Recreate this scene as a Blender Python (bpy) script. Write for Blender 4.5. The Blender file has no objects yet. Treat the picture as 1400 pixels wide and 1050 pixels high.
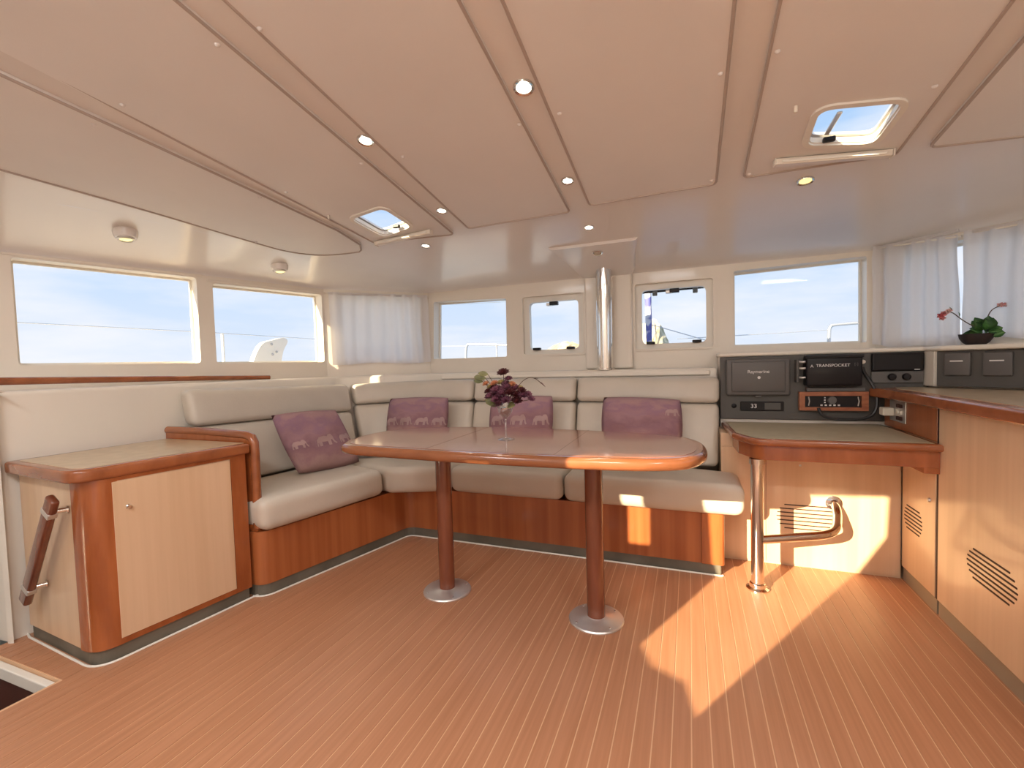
import bpy, bmesh, math, random
from math import sin, cos, pi, radians, tan, sqrt, atan2, exp
from mathutils import Vector, Matrix
random.seed(7)
sc = bpy.context.scene
COL = sc.collection

# ------------------------------------------------------------------ camera
yaw, pitch, roll = radians(21.3), radians(-2.5), radians(1.62)
fw = Vector((-sin(yaw)*cos(pitch), cos(yaw)*cos(pitch), sin(pitch)))
rt0 = Vector((cos(yaw), sin(yaw), 0)); up0 = rt0.cross(fw)
rt = cos(roll)*rt0 - sin(roll)*up0; up = cos(roll)*up0 + sin(roll)*rt0
cd = bpy.data.cameras.new('camera'); cam = bpy.data.objects.new('camera', cd); COL.objects.link(cam)
cd.sensor_width = 36; cd.lens = 36*622/1400; cd.clip_start = .01; cd.clip_end = 5000
cam.matrix_world = Matrix(((rt.x, up.x, -fw.x, 0), (rt.y, up.y, -fw.y, 0), (rt.z, up.z, -fw.z, 1.1), (0, 0, 0, 1)))
sc.camera = cam
vs = sc.view_settings
vs.view_transform = 'Standard'; vs.look = 'None'; vs.gamma = 1; vs.use_curve_mapping = False
vs.exposure = 0.0

# ------------------------------------------------------------------ sky
w = bpy.data.worlds.new('sky'); sc.world = w; w.use_nodes = True
nt = w.node_tree; nt.nodes.clear()
def N(nt, t, **kw):
    n = nt.nodes.new(t)
    for k, v in kw.items(): setattr(n, k, v)
    return n
tc = N(nt, 'ShaderNodeTexCoord'); sp = N(nt, 'ShaderNodeSeparateXYZ'); rp = N(nt, 'ShaderNodeValToRGB')
nt.links.new(tc.outputs['Generated'], sp.inputs[0]); nt.links.new(sp.outputs['Z'], rp.inputs[0])
e = rp.color_ramp.elements
e[0].position = 0.0; e[0].color = (.74, .82, .95, 1)
e[1].position = .60; e[1].color = (.30, .55, .92, 1)
m_ = e.new(.20); m_.color = (.56, .73, .97, 1)
mp = N(nt, 'ShaderNodeMapping'); mp.inputs['Scale'].default_value = (2.2, 2.2, 9)
nz = N(nt, 'ShaderNodeTexNoise'); nz.inputs['Scale'].default_value = 1.6; nz.inputs['Detail'].default_value = 5
nt.links.new(tc.outputs['Generated'], mp.inputs[0]); nt.links.new(mp.outputs[0], nz.inputs[0])
cr = N(nt, 'ShaderNodeValToRGB'); cr.color_ramp.elements[0].position = .40; cr.color_ramp.elements[1].position = .66
cr.color_ramp.elements[1].color = (.75, .75, .75, 1)
nt.links.new(nz.outputs[0], cr.inputs[0])
mx = N(nt, 'ShaderNodeMixRGB'); mx.inputs[2].default_value = (.92, .93, .97, 1)
nt.links.new(cr.outputs[0], mx.inputs[0]); nt.links.new(rp.outputs[0], mx.inputs[1])
bg = N(nt, 'ShaderNodeBackground'); bg.inputs[1].default_value = 1.05
wo = N(nt, 'ShaderNodeOutputWorld')
nt.links.new(mx.outputs[0], bg.inputs[0]); nt.links.new(bg.outputs[0], wo.inputs[0])

# ------------------------------------------------------------------ sun (low, from astern on the port side)
SAZ, SEL = radians(29), radians(18.5)
sd = Vector((sin(SAZ)*cos(SEL), cos(SAZ)*cos(SEL), -sin(SEL)))
sl = bpy.data.lights.new('sun', 'SUN'); sl.energy = 17; sl.angle = radians(.35); sl.color = (1, .83, .55)
so = bpy.data.objects.new('sun', sl); COL.objects.link(so); so.rotation_euler = sd.to_track_quat('-Z', 'Y').to_euler()
so.location = (-4, -6, 5)

# ------------------------------------------------------------------ materials
def mat(name, col, rough=.5, metal=0, spec=.5, coat=0, emit=None, estr=0):
    m = bpy.data.materials.new(name); m.use_nodes = True
    b = m.node_tree.nodes['Principled BSDF']
    b.inputs['Base Color'].default_value = (*col, 1); b.inputs['Roughness'].default_value = rough
    b.inputs['Metallic'].default_value = metal; b.inputs['Specular IOR Level'].default_value = spec
    b.inputs['Coat Weight'].default_value = coat; b.inputs['Coat Roughness'].default_value = .08
    if emit: b.inputs['Emission Color'].default_value = (*emit, 1); b.inputs['Emission Strength'].default_value = estr
    return m
def vary(m, c1, c2, scale=(1, 1, 1), nscale=5, detail=4, bump=0, coord='Object', lo=.35, hi=.65, bscale=None):
    """base colour runs between c1 and c2 over a stretched noise (grain, weave, mottling)"""
    t = m.node_tree; b = t.nodes['Principled BSDF']
    tc = N(t, 'ShaderNodeTexCoord'); mp = N(t, 'ShaderNodeMapping'); mp.inputs['Scale'].default_value = scale
    n = N(t, 'ShaderNodeTexNoise'); n.inputs['Scale'].default_value = nscale; n.inputs['Detail'].default_value = detail
    r = N(t, 'ShaderNodeValToRGB'); r.color_ramp.elements[0].position = lo; r.color_ramp.elements[1].position = hi
    r.color_ramp.elements[0].color = (*c1, 1); r.color_ramp.elements[1].color = (*c2, 1)
    t.links.new(tc.outputs[coord], mp.inputs[0]); t.links.new(mp.outputs[0], n.inputs[0])
    t.links.new(n.outputs[0], r.inputs[0]); t.links.new(r.outputs[0], b.inputs['Base Color'])
    if bump:
        bn = N(t, 'ShaderNodeBump'); bn.inputs['Strength'].default_value = bump; bn.inputs['Distance'].default_value = .003
        n2 = N(t, 'ShaderNodeTexNoise'); n2.inputs['Scale'].default_value = bscale or nscale*4
        t.links.new(mp.outputs[0], n2.inputs[0]); t.links.new(n2.outputs[0], bn.inputs['Height']); t.links.new(bn.outputs[0], b.inputs['Normal'])
    return m
M = {}
M['liner'] = vary(mat('ceiling_liner', (.7, .6, .5), .24, coat=.25), (.80, .755, .715), (.83, .785, .745), nscale=2)
M['panel'] = vary(mat('ceiling_vinyl', (.66, .55, .46), .5), (.785, .75, .72), (.81, .775, .745), nscale=3, bump=.05, bscale=300)
M['cream'] = vary(mat('cream_gelcoat', (.8, .7, .58), .35, coat=.2), (.80, .73, .63), (.83, .76, .66), nscale=2)
M['white'] = mat('white_frame', (.84, .80, .72), .35)
M['teak'] = vary(mat('floor_teak', (.5, .2, .1), .40, coat=.05), (.44, .20, .10), (.51, .24, .128), (40, 1.2, 1), 2.0, 5)
M['caulk'] = mat('caulk_cream', (.74, .47, .28), .5)
M['cherry'] = vary(mat('cherry_wood', (.4, .1, .02), .25, coat=.4), (.29, .075, .02), (.41, .12, .035), (3, 3, .5), 6, 6)
M['cherry_h'] = vary(mat('cherry_edge', (.4, .1, .02), .25, coat=.5), (.26, .077, .027), (.36, .113, .039), (1, 3, 3), 5, 6)
M['cherry_v'] = vary(mat('cherry_veneer', (.4, .1, .02), .3, coat=.3), (.33, .09, .025), (.44, .14, .045), (9, 9, .25), 2.2, 4)
M['beech'] = vary(mat('beech_laminate', (.6, .38, .2), .32, coat=.3), (.67, .45, .275), (.74, .515, .33), (14, 14, .5), 1.5, 4)
M['laminate'] = vary(mat('counter_laminate', (.5, .36, .2), .3, coat=.3), (.50, .37, .22), (.58, .44, .28), nscale=20)
M['deskgrey'] = vary(mat('desk_laminate', (.4, .35, .22), .4), (.40, .34, .22), (.46, .39, .27), nscale=20)
M['tabletop'] = vary(mat('table_veneer', (.3, .12, .06), .16, coat=.6), (.28, .12, .078), (.35, .155, .10), (1.2, 12, 1), 3, 5)
M['leather'] = vary(mat('taupe_leather', (.55, .45, .35), .42), (.57, .505, .42), (.63, .56, .47), nscale=3, bump=.12, bscale=90)
M['chrome'] = mat('polished_steel', (.80, .78, .75), .10, 1)
M['legwood'] = vary(mat('dark_cherry', (.15, .05, .02), .22, coat=.5), (.15, .042, .02), (.22, .065, .03), (3, 3, .5), 6, 6)
M['table_edge'] = vary(mat('table_edge_wood', (.24, .085, .035), .2, coat=.5), (.22, .075, .03), (.31, .11, .045), (1, 3, 3), 5, 6)
M['piping_shade'] = mat('panel_piping_shade', (.46, .38, .33), .5)  # browned to stand in for the recess shadow along the panel edges
M['steel'] = vary(mat('brushed_steel', (.66, .62, .58), .38, .75), (.62, .58, .54), (.72, .68, .64), nscale=8)
M['kick'] = vary(mat('kick_strip', (.14, .12, .09), .5), (.11, .10, .075), (.17, .15, .115), nscale=6)
M['kick_metal'] = mat('kick_aluminium', (.36, .30, .22), .45, .3)
M['grey'] = mat('console_grey', (.085, .078, .07), .45)
M['grey2'] = mat('console_lid_grey', (.115, .105, .098), .5)
M['black'] = mat('black_plastic', (.008, .006, .007), .4, spec=.3)
M['dark'] = mat('dark_slot', (.05, .018, .012), .7)
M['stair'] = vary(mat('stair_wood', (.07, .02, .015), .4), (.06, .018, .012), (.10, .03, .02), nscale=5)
M['lamp'] = mat('lamp_lens', (1, .95, .85), .4, emit=(1, .93, .80), estr=3.0)
M['lamp_y'] = mat('lamp_lens_warm', (1, .9, .5), .4, emit=(1, .84, .38), estr=1.0)
M['print'] = mat('white_print', (.75, .72, .70), .5)
M['redwood'] = vary(mat('radio_wood', (.3, .09, .04), .35), (.28, .085, .04), (.40, .14, .06), (2, 1, 6), 8)
M['cable'] = mat('black_cable', (.02, .018, .018), .4)
M['ivory'] = mat('ivory_plastic', (.78, .70, .58), .4)
M['leaf'] = vary(mat('leaf_green', (.04, .14, .03), .4), (.02, .07, .02), (.08, .22, .05), nscale=12)
M['leaf_olive'] = vary(mat('leaf_olive', (.15, .15, .05), .5), (.10, .11, .04), (.24, .22, .08), nscale=20)
M['stem'] = mat('stem_brown', (.10, .06, .04), .6)
M['soil'] = vary(mat('dark_pot', (.025, .012, .012), .6), (.012, .006, .006), (.028, .013, .012), nscale=20)
M['pink'] = vary(mat('pink_petal', (.7, .25, .25), .5), (.82, .55, .50), (.62, .14, .16), nscale=25)
M['rose'] = mat('dark_red_petal', (.09, .012, .015), .55)
M['plum'] = vary(mat('plum_petal', (.16, .03, .07), .55), (.11, .02, .045), (.30, .11, .16), nscale=30)
M['orange'] = mat('orange_petal', (.62, .24, .11), .55)
M['yellow'] = mat('straw_petal', (.50, .38, .14), .55)
M['alum'] = mat('hatch_alloy', (.70, .70, .70), .35, .6)
M['deck'] = mat('white_deck', (.75, .74, .72), .5)
M['rail'] = mat('rail_steel', (.62, .64, .68), .25, .8)
M['hill'] = vary(mat('dry_hill', (.62, .52, .36), .9), (.42, .36, .24), (.72, .62, .45), nscale=.25)
M['sea'] = vary(mat('sea', (.05, .16, .25), .15), (.04, .14, .22), (.07, .2, .3), nscale=.05)
M['rope'] = vary(mat('blue_rope', (.2, .22, .5), .7), (.12, .13, .42), (.62, .62, .72), (1, 1, 1), 14, 1, lo=.45, hi=.55)
M['motif'] = mat('woven_motif', (.40, .265, .255), .8)

def pillow_mat():
    m = mat('mauve_weave', (.3, .13, .16), .85, spec=.2)
    t = m.node_tree; b = t.nodes['Principled BSDF']
    tc = N(t, 'ShaderNodeTexCoord'); sp = N(t, 'ShaderNodeSeparateXYZ'); t.links.new(tc.outputs['Generated'], sp.inputs[0])
    n = N(t, 'ShaderNodeTexNoise'); n.inputs['Scale'].default_value = 5.0; n.inputs['Detail'].default_value = 6
    t.links.new(tc.outputs['Generated'], n.inputs[0])
    ad = N(t, 'ShaderNodeMath', operation='MULTIPLY_ADD'); ad.inputs[1].default_value = .7
    sb_ = N(t, 'ShaderNodeMath', operation='SUBTRACT'); sb_.inputs[1].default_value = .3; t.links.new(sp.outputs['Z'], sb_.inputs[0])
    t.links.new(n.outputs[0], ad.inputs[0]); t.links.new(sb_.outputs[0], ad.inputs[2])
    r = N(t, 'ShaderNodeValToRGB'); es = r.color_ramp.elements
    cols = [(.0, (.31,.185,.185)), (.22, (.37,.225,.21)), (.38, (.30,.165,.18)), (.52, (.265,.145,.17)), (.70, (.33,.19,.21)), (.86, (.29,.165,.215)), (1.0, (.37,.22,.225))]
    es[0].position = 0; es[0].color = (*cols[0][1], 1); es[1].position = 1; es[1].color = (*cols[-1][1], 1)
    for p, c in cols[1:-1]:
        q = es.new(p); q.color = (*c, 1)
    t.links.new(ad.outputs[0], r.inputs[0]); t.links.new(r.outputs[0], b.inputs['Base Color'])
    n2 = N(t, 'ShaderNodeTexNoise'); n2.inputs['Scale'].default_value = 60
    bn = N(t, 'ShaderNodeBump'); bn.inputs['Strength'].default_value = .4; bn.inputs['Distance'].default_value = .003
    t.links.new(n2.outputs[0], bn.inputs['Height']); t.links.new(bn.outputs[0], b.inputs['Normal'])
    return m
M['mauve'] = pillow_mat()

def glass_mat(name, refl, tint=(1, 1, 1)):
    m = bpy.data.materials.new(name); m.use_nodes = True; t = m.node_tree; t.nodes.clear()
    tr = N(t, 'ShaderNodeBsdfTransparent'); tr.inputs[0].default_value = (*tint, 1)
    gl = N(t, 'ShaderNodeBsdfGlossy'); gl.inputs['Roughness'].default_value = .02
    mx = N(t, 'ShaderNodeMixShader'); o = N(t, 'ShaderNodeOutputMaterial')
    mx.inputs[0].default_value = refl; t.links.new(tr.outputs[0], mx.inputs[1]); t.links.new(gl.outputs[0], mx.inputs[2]); t.links.new(mx.outputs[0], o.inputs[0])
    return m
M['pane'] = glass_mat('window_pane', .005)
M['crystal'] = glass_mat('drinking_glass', .34, (.97, .98, .98))

def cloth_mat():
    m = bpy.data.materials.new('sheer_curtain'); m.use_nodes = True; t = m.node_tree; t.nodes.clear()
    df = N(t, 'ShaderNodeBsdfDiffuse'); df.inputs[0].default_value = (.86, .82, .80, 1)
    tl = N(t, 'ShaderNodeBsdfTranslucent'); tl.inputs[0].default_value = (.88, .85, .84, 1)
    tr = N(t, 'ShaderNodeBsdfTransparent')
    n = N(t, 'ShaderNodeTexNoise'); n.inputs['Scale'].default_value = 400; tc = N(t, 'ShaderNodeTexCoord')
    t.links.new(tc.outputs['Object'], n.inputs[0])
    a = N(t, 'ShaderNodeMixShader'); a.inputs[0].default_value = .48
    b = N(t, 'ShaderNodeMixShader'); mr = N(t, 'ShaderNodeMapRange'); mr.inputs[3].default_value = .02; mr.inputs[4].default_value = .09
    t.links.new(n.outputs[0], mr.inputs[0]); t.links.new(mr.outputs[0], b.inputs[0])
    o = N(t, 'ShaderNodeOutputMaterial')
    t.links.new(df.outputs[0], a.inputs[1]); t.links.new(tl.outputs[0], a.inputs[2]); t.links.new(a.outputs[0], b.inputs[1]); t.links.new(tr.outputs[0], b.inputs[2])
    t.links.new(b.outputs[0], o.inputs[0])
    return m
M['sheer'] = cloth_mat()

# ------------------------------------------------------------------ object helpers (all geometry is given in world metres)
def wl(o):
    v = Vector((0, 0, 0))
    while o: v += o.location; o = o.parent
    return v
def obj(name, vf, m, parent=None, smooth=False, kind=None, origin=None):
    """vf = (verts, faces) or a bmesh, linked as ONE mesh object"""
    if isinstance(vf, tuple):
        bm = bmesh.new(); vv = [bm.verts.new(v) for v in vf[0]]
        for f in vf[1]:
            try: bm.faces.new([vv[i] for i in f])
            except ValueError: pass
    else: bm = vf
    bmesh.ops.recalc_face_normals(bm, faces=bm.faces)
    if parent is None:
        if origin is None:
            xs = [v.co for v in bm.verts]
            origin = Vector(((min(c.x for c in xs)+max(c.x for c in xs))/2, (min(c.y for c in xs)+max(c.y for c in xs))/2, min(c.z for c in xs)))
        off = Vector(origin)
    else: off = wl(parent)
    bmesh.ops.translate(bm, verts=bm.verts, vec=-off)
    me = bpy.data.meshes.new(name); bm.to_mesh(me); bm.free()
    if smooth:
        for p in me.polygons: p.use_smooth = True
        if smooth != 'all': 
            try: me.set_sharp_from_angle(angle=radians(smooth if smooth is not True else 40))
            except Exception: pass
    if m: me.materials.append(M[m])
    o = bpy.data.objects.new(name, me); COL.objects.link(o)
    if parent: o.parent = parent
    else: o.location = off
    if kind: o['kind'] = kind
    return o
def tag(o, label, cat, group=None, kind=None):
    o['label'] = label; o['category'] = cat
    if group: o['group'] = group
    if kind: o['kind'] = kind
    return o
def thing(name, label, cat, loc, group=None, kind=None):
    o = bpy.data.objects.new(name, None); COL.objects.link(o); o.location = loc; o.empty_display_size = .05
    return tag(o, label, cat, group, kind)
def struct(name, vf, m, label, cat='wall', parent=None, smooth=False):
    o = obj(name, vf, m, parent, smooth)
    if parent is None: tag(o, label, cat, kind='structure')
    return o

def box(x0, x1, y0, y1, z0, z1, bev=0, seg=2):
    bm = bmesh.new()
    bmesh.ops.create_cube(bm, size=1)
    for v in bm.verts:
        v.co = Vector(((x0+x1)/2+v.co.x*(x1-x0), (y0+y1)/2+v.co.y*(y1-y0), (z0+z1)/2+v.co.z*(z1-z0)))
    if bev: bmesh.ops.bevel(bm, geom=bm.edges[:], offset=bev, segments=seg, affect='EDGES', profile=.5)
    return bm
def obox(org, ex, ey, ez, a, b, c, bev=0, seg=2):
    """box from local ranges a, b, c along axes ex, ey, ez at org"""
    bm = box(a[0], a[1], b[0], b[1], c[0], c[1], bev, seg)
    org, ex, ey, ez = Vector(org), Vector(ex), Vector(ey), Vector(ez)
    for v in bm.verts: v.co = org+ex*v.co.x+ey*v.co.y+ez*v.co.z
    return bm
def join(bms):
    out = bmesh.new()
    for b in bms:
        me = bpy.data.meshes.new('t'); b.to_mesh(me); b.free(); out.from_mesh(me); bpy.data.meshes.remove(me)
    return out
def loft(rings, caps=True, closed=True):
    n = len(rings[0]); V = [v for r in rings for v in r]; F = []
    for k in range(len(rings)-1):
        for i in range(n if closed else n-1):
            j = (i+1) % n
            F.append((k*n+i, k*n+j, (k+1)*n+j, (k+1)*n+i))
    if caps: F.append(tuple(range(n))[::-1]); F.append(tuple(range((len(rings)-1)*n, len(rings)*n)))
    return V, F
def lathe(prof, c=(0, 0, 0), n=24, ax='z'):
    rings = []
    for r, h in prof:
        ring = []
        for i in range(n):
            a = 2*pi*i/n
            p = (r*cos(a), r*sin(a), h) if ax == 'z' else ((h, r*cos(a), r*sin(a)) if ax == 'x' else (r*cos(a), h, r*sin(a)))
            ring.append((c[0]+p[0], c[1]+p[1], c[2]+p[2]))
        rings.append(ring)
    return loft(rings)
def olathe(prof, org, axis, n=20):
    """lathe about any axis through org"""
    q = Vector(axis).normalized().to_track_quat('Z', 'Y'); o = Vector(org)
    return loft([[tuple(o+q@Vector((r*cos(2*pi*i/n), r*sin(2*pi*i/n), h))) for i in range(n)] for r, h in prof])
def tube(path, r, n=8, caps=True):
    P = [Vector(p) for p in path]; rings = []; prev = None
    R = r if isinstance(r, (list, tuple)) else [r]*len(P)
    for i, p in enumerate(P):
        t = (P[min(i+1, len(P)-1)]-P[max(i-1, 0)]).normalized()
        if prev is None:
            a = Vector((0, 0, 1)) if abs(t.z) < .9 else Vector((1, 0, 0)); s = t.cross(a).normalized()
        else: s = (prev-t*prev.dot(t)).normalized()
        prev = s; u = t.cross(s)
        rings.append([tuple(p+(s*cos(2*pi*k/n)+u*sin(2*pi*k/n))*R[i]) for k in range(n)])
    return loft(rings, caps)
def bez(pts, n=8):
    """Catmull-Rom through pts"""
    P = [Vector(p) for p in pts]; out = []
    for i in range(len(P)-1):
        p0 = P[max(i-1, 0)]; p1 = P[i]; p2 = P[i+1]; p3 = P[min(i+2, len(P)-1)]
        for k in range(n):
            t = k/n
            out.append(.5*((2*p1)+(p2-p0)*t+(2*p0-5*p1+4*p2-p3)*t*t+(3*p1-p0-3*p2+p3)*t**3))
    out.append(P[-1]); return out
def roundloop(pts, radii, n=6):
    """2-D polygon with rounded corners"""
    out = []; k = len(pts)
    for i, p in enumerate(pts):
        r = radii[i] if isinstance(radii, (list, tuple)) else radii
        a = Vector(pts[i-1])-Vector(p); b = Vector(pts[(i+1) % k])-Vector(p)
        if r <= 0: out.append(tuple(p)); continue
        la, lb = a.length, b.length; a.normalize(); b.normalize()
        half = math.acos(max(-1, min(1, a.dot(b))))/2
        d = min(r/tan(half), la*.49, lb*.49); p0 = Vector(p)+a*d; p2 = Vector(p)+b*d; c = Vector(p)
        for s in range(n+1):
            t = s/n
            # circular-looking arc
            q = p0*(1-t)**2+c*2*t*(1-t)+p2*t*t
            out.append((q.x, q.y))
    return out
def offs(loop, d):
    """inward (d>0) offset of a counter-clockwise loop"""
    n = len(loop); area = sum(loop[i][0]*loop[(i+1) % n][1]-loop[(i+1) % n][0]*loop[i][1] for i in range(n))
    s = 1 if area > 0 else -1; out = []
    for i in range(n):
        p = Vector(loop[i]); a = (p-Vector(loop[i-1])); b = (Vector(loop[(i+1) % n])-p)
        if a.length < 1e-9: a = b
        if b.length < 1e-9: b = a
        a.normalize(); b.normalize()
        na = Vector((-a.y, a.x))*s; nb = Vector((-b.y, b.x))*s; m = na+nb
        if m.length < 1e-6: m = na
        m.normalize(); k = max(.4, m.dot(na))
        q = p+m*d/k; out.append((q.x, q.y))
    return out
def fill2d(loops, cx=(), cy=()):
    bm = bmesh.new(); ed = []
    for lp in loops:
        vv = [bm.verts.new((p[0], p[1], 0)) for p in lp]
        for i in range(len(vv)): ed.append(bm.edges.new((vv[i], vv[(i+1) % len(vv)])))
    bmesh.ops.triangle_fill(bm, edges=ed, use_beauty=True)
    for x in cx: bmesh.ops.bisect_plane(bm, geom=bm.verts[:]+bm.edges[:]+bm.faces[:], plane_co=(x, 0, 0), plane_no=(1, 0, 0), dist=1e-6)
    for y in cy: bmesh.ops.bisect_plane(bm, geom=bm.verts[:]+bm.edges[:]+bm.faces[:], plane_co=(0, y, 0), plane_no=(0, 1, 0), dist=1e-6)
    bm.verts.index_update()
    V = [(v.co.x, v.co.y) for v in bm.verts]; F = [[v.index for v in f.verts] for f in bm.faces]; bm.free()
    return V, F
def solid(vf, top, bot):
    V, F = vf; n = len(V); cnt = {}
    for f in F:
        for i in range(len(f)):
            a, b = f[i], f[(i+1) % len(f)]; cnt.setdefault((min(a, b), max(a, b)), []).append((a, b))
    VV = [tuple(top(*v)) for v in V]+[tuple(bot(*v)) for v in V]
    FF = [tuple(f) for f in F]+[tuple(i+n for i in f[::-1]) for f in F]
    for e in cnt.values():
        if len(e) == 1: a, b = e[0]; FF.append((b, a, a+n, b+n))
    return VV, FF
def prism(loop, z0, z1, holes=()):
    return solid(fill2d([loop, *holes]), lambda x, y: (x, y, z1), lambda x, y: (x, y, z0))
def slab(loop, z0, z1, r=.01, n=4, both=True):
    """prism with rounded upper (and lower) rim"""
    rings = []
    if both:
        for k in range(n+1):
            a = pi/2*k/n; rings.append([(x, y, z0+r*(1-sin(a))) for x, y in offs(loop, r*(1-cos(a)))][:]) if 0 else None
        for k in range(n, 0, -1):
            a = pi/2*k/n; rings.append([(x, y, z0+r*(1-sin(a))) for x, y in offs(loop, r*(1-cos(a)))])
    rings.append([(x, y, z0+(r if both else 0)) for x, y in loop])
    for k in range(n+1):
        a = pi/2*k/n; rings.append([(x, y, z1-r+r*sin(a)) for x, y in offs(loop, r*(1-cos(a)))])
    return loft(rings)
def rbox(hx, hy, hz, r, fn, nx=8, ny=8, nz=6, puff=(0, 0, 0)):
    """rounded, puffed box; fn maps local (x, y, z) to world"""
    def axis(h, n, r):
        a = [-h, -h+r*.3, -h+r*.65, -h+r]; a += [-h+r+(2*h-2*r)*i/n for i in range(1, n)]; a += [h-r, h-r*.65, h-r*.3, h]
        return a
    X, Y, Z = axis(hx, nx, r), axis(hy, ny, r), axis(hz, nz, r)
    V = {}; verts = []; faces = []
    def vid(i, j, k):
        if (i, j, k) in V: return V[(i, j, k)]
        p = Vector((X[i], Y[j], Z[k]))
        c = Vector((max(-hx+r, min(hx-r, p.x)), max(-hy+r, min(hy-r, p.y)), max(-hz+r, min(hz-r, p.z))))
        d = p-c
        q = c+d.normalized()*r if d.length > 1e-9 else p
        ux, uy, uz = q.x/hx, q.y/hy, q.z/hz
        gx = max(0, 1-ux*ux); gy = max(0, 1-uy*uy); gz = max(0, 1-uz*uz)
        q = Vector((q.x+puff[0]*ux*gy*gz, q.y+puff[1]*uy*gx*gz, q.z+puff[2]*uz*sqrt(gx*gy)))
        V[(i, j, k)] = len(verts); verts.append(tuple(fn(q.x, q.y, q.z))); return V[(i, j, k)]
    a, b, c = len(X)-1, len(Y)-1, len(Z)-1
    for i in range(a):
        for j in range(b):
            faces.append((vid(i, j, 0), vid(i, j+1, 0), vid(i+1, j+1, 0), vid(i+1, j, 0)))
            faces.append((vid(i, j, c), vid(i+1, j, c), vid(i+1, j+1, c), vid(i, j+1, c)))
    for i in range(a):
        for k in range(c):
            faces.append((vid(i, 0, k), vid(i+1, 0, k), vid(i+1, 0, k+1), vid(i, 0, k+1)))
            faces.append((vid(i, b, k), vid(i, b, k+1), vid(i+1, b, k+1), vid(i+1, b, k)))
    for j in range(b):
        for k in range(c):
            faces.append((vid(0, j, k), vid(0, j, k+1), vid(0, j+1, k+1), vid(0, j+1, k)))
            faces.append((vid(a, j, k), vid(a, j+1, k), vid(a, j+1, k+1), vid(a, j, k+1)))
    return verts, faces
def text(name, s, size, org, ex, ey, m, parent):
    cu = bpy.data.curves.new(name, 'FONT'); cu.body = s; cu.size = size; cu.align_x = 'CENTER'; cu.align_y = 'CENTER'; cu.extrude = .0006
    t = bpy.data.objects.new('tmp', cu); COL.objects.link(t)
    dg = bpy.context.evaluated_depsgraph_get(); me = bpy.data.meshes.new_from_object(t.evaluated_get(dg))
    bpy.data.objects.remove(t); bm = bmesh.new(); bm.from_mesh(me); bpy.data.meshes.remove(me)
    org, ex, ey = Vector(org), Vector(ex), Vector(ey); ez = ex.cross(ey)
    for v in bm.verts: v.co = org+ex*v.co.x+ey*v.co.y+ez*v.co.z
    return obj(name, bm, m, parent)

# ------------------------------------------------------------------ shell of the saloon
V0, V1, V2, V3, V4, V5, V6, V7 = (-3.27, .27), (-2.5, 2.65), (-1.95, 3.2), (1.0, 3.2), (1.55, 2.65), (2.32, .27), (2.32, -.9), (-3.27, -.9)
TH = .12
def zc(x, y): return 2.25-.167*y-min(.06, max(0, .075-.024*y))*(x+.49)**2
WT = 1.73
def wall(name, a, b, z0, z1, holes, label, th=TH, m='cream'):
    """upright wall from a to b (inner face), holes as loops of (s, z); the body lies on the outer side (left of a->b)"""
    A = Vector((*a, 0)); B = Vector((*b, 0)); ex = (B-A).normalized(); nrm = Vector((-ex.y, ex.x, 0)); L = (B-A).length
    hs = [h for h in holes]
    vf = fill2d([[(0, z0), (L, z0), (L, z1), (0, z1)], *hs])
    f0 = lambda s, z: A+ex*s+Vector((0, 0, z))
    f1 = lambda s, z: A+ex*s+Vector((0, 0, z))+nrm*th
    return struct(name, solid(vf, f0, f1), m, label), f0, ex, nrm
def wloc(a, b, x, y):
    """distance along a->b of a point"""
    A = Vector(a); ex = (Vector(b)-A).normalized(); return (Vector((x, y))-A).dot(ex)
def rect(s0, s1, z0, z1, r=.02): return roundloop([(s0, z0), (s1, z0), (s1, z1), (s0, z1)], r, 4)
winno = [0]
def window(f0, ex, nrm, loop, label, bead=.012, depth=.095):
    """fixed pane: thin bead round the opening and a glass sheet"""
    winno[0] += 1
    n = len(loop); inner = offs(loop, bead)
    vf = fill2d([loop, inner])
    o = struct('window_%d' % winno[0], solid(vf, lambda s, z: f0(s, z)+nrm*(depth-.008), lambda s, z: f0(s, z)+nrm*(depth+.008)), 'white', label, 'window')
    obj('pane', solid(fill2d([offs(loop, bead*.6)]), lambda s, z: f0(s, z)+nrm*(depth-.003), lambda s, z: f0(s, z)+nrm*(depth+.003)), 'pane', o)
    # head bead standing slightly proud inside
    return o

# port wall, two windows
s = lambda x, y: wloc(V0, V1, x, y)
wl1 = rect(s(-2.98, 1.172), s(-2.748, 1.886), 1.16, 1.672, .02); wl2 = rect(s(-2.722, 1.966), s(-2.5, 2.652)-.02, 1.155, 1.648, .02)
_, pf, pe, pn = wall('wall_left', V0, V1, -1.2, WT, [wl1, wl2], 'cream cabin side wall with two wide windows on the left')
window(pf, pe, pn, wl1, 'wide left side window nearest the cabin entry, above the wooden cabinet')
window(pf, pe, pn, wl2, 'left side window next to the white corner curtain')
for k, lp in enumerate((wl1, wl2)):
    zt = max(p[1] for p in lp); s0 = min(p[0] for p in lp); s1 = max(p[0] for p in lp)
    b = obox(pf(0, 0), pe, -pn, (0, 0, 1), (s0-.03, s1+.03), (0, .008), (zt+.008, zt+.02), .003)
    struct('trim_%d' % (k+1), b, 'cream', 'slim cream ledge moulding over the %s left side window' % ('first' if k == 0 else 'second'), 'moulding')
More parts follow.
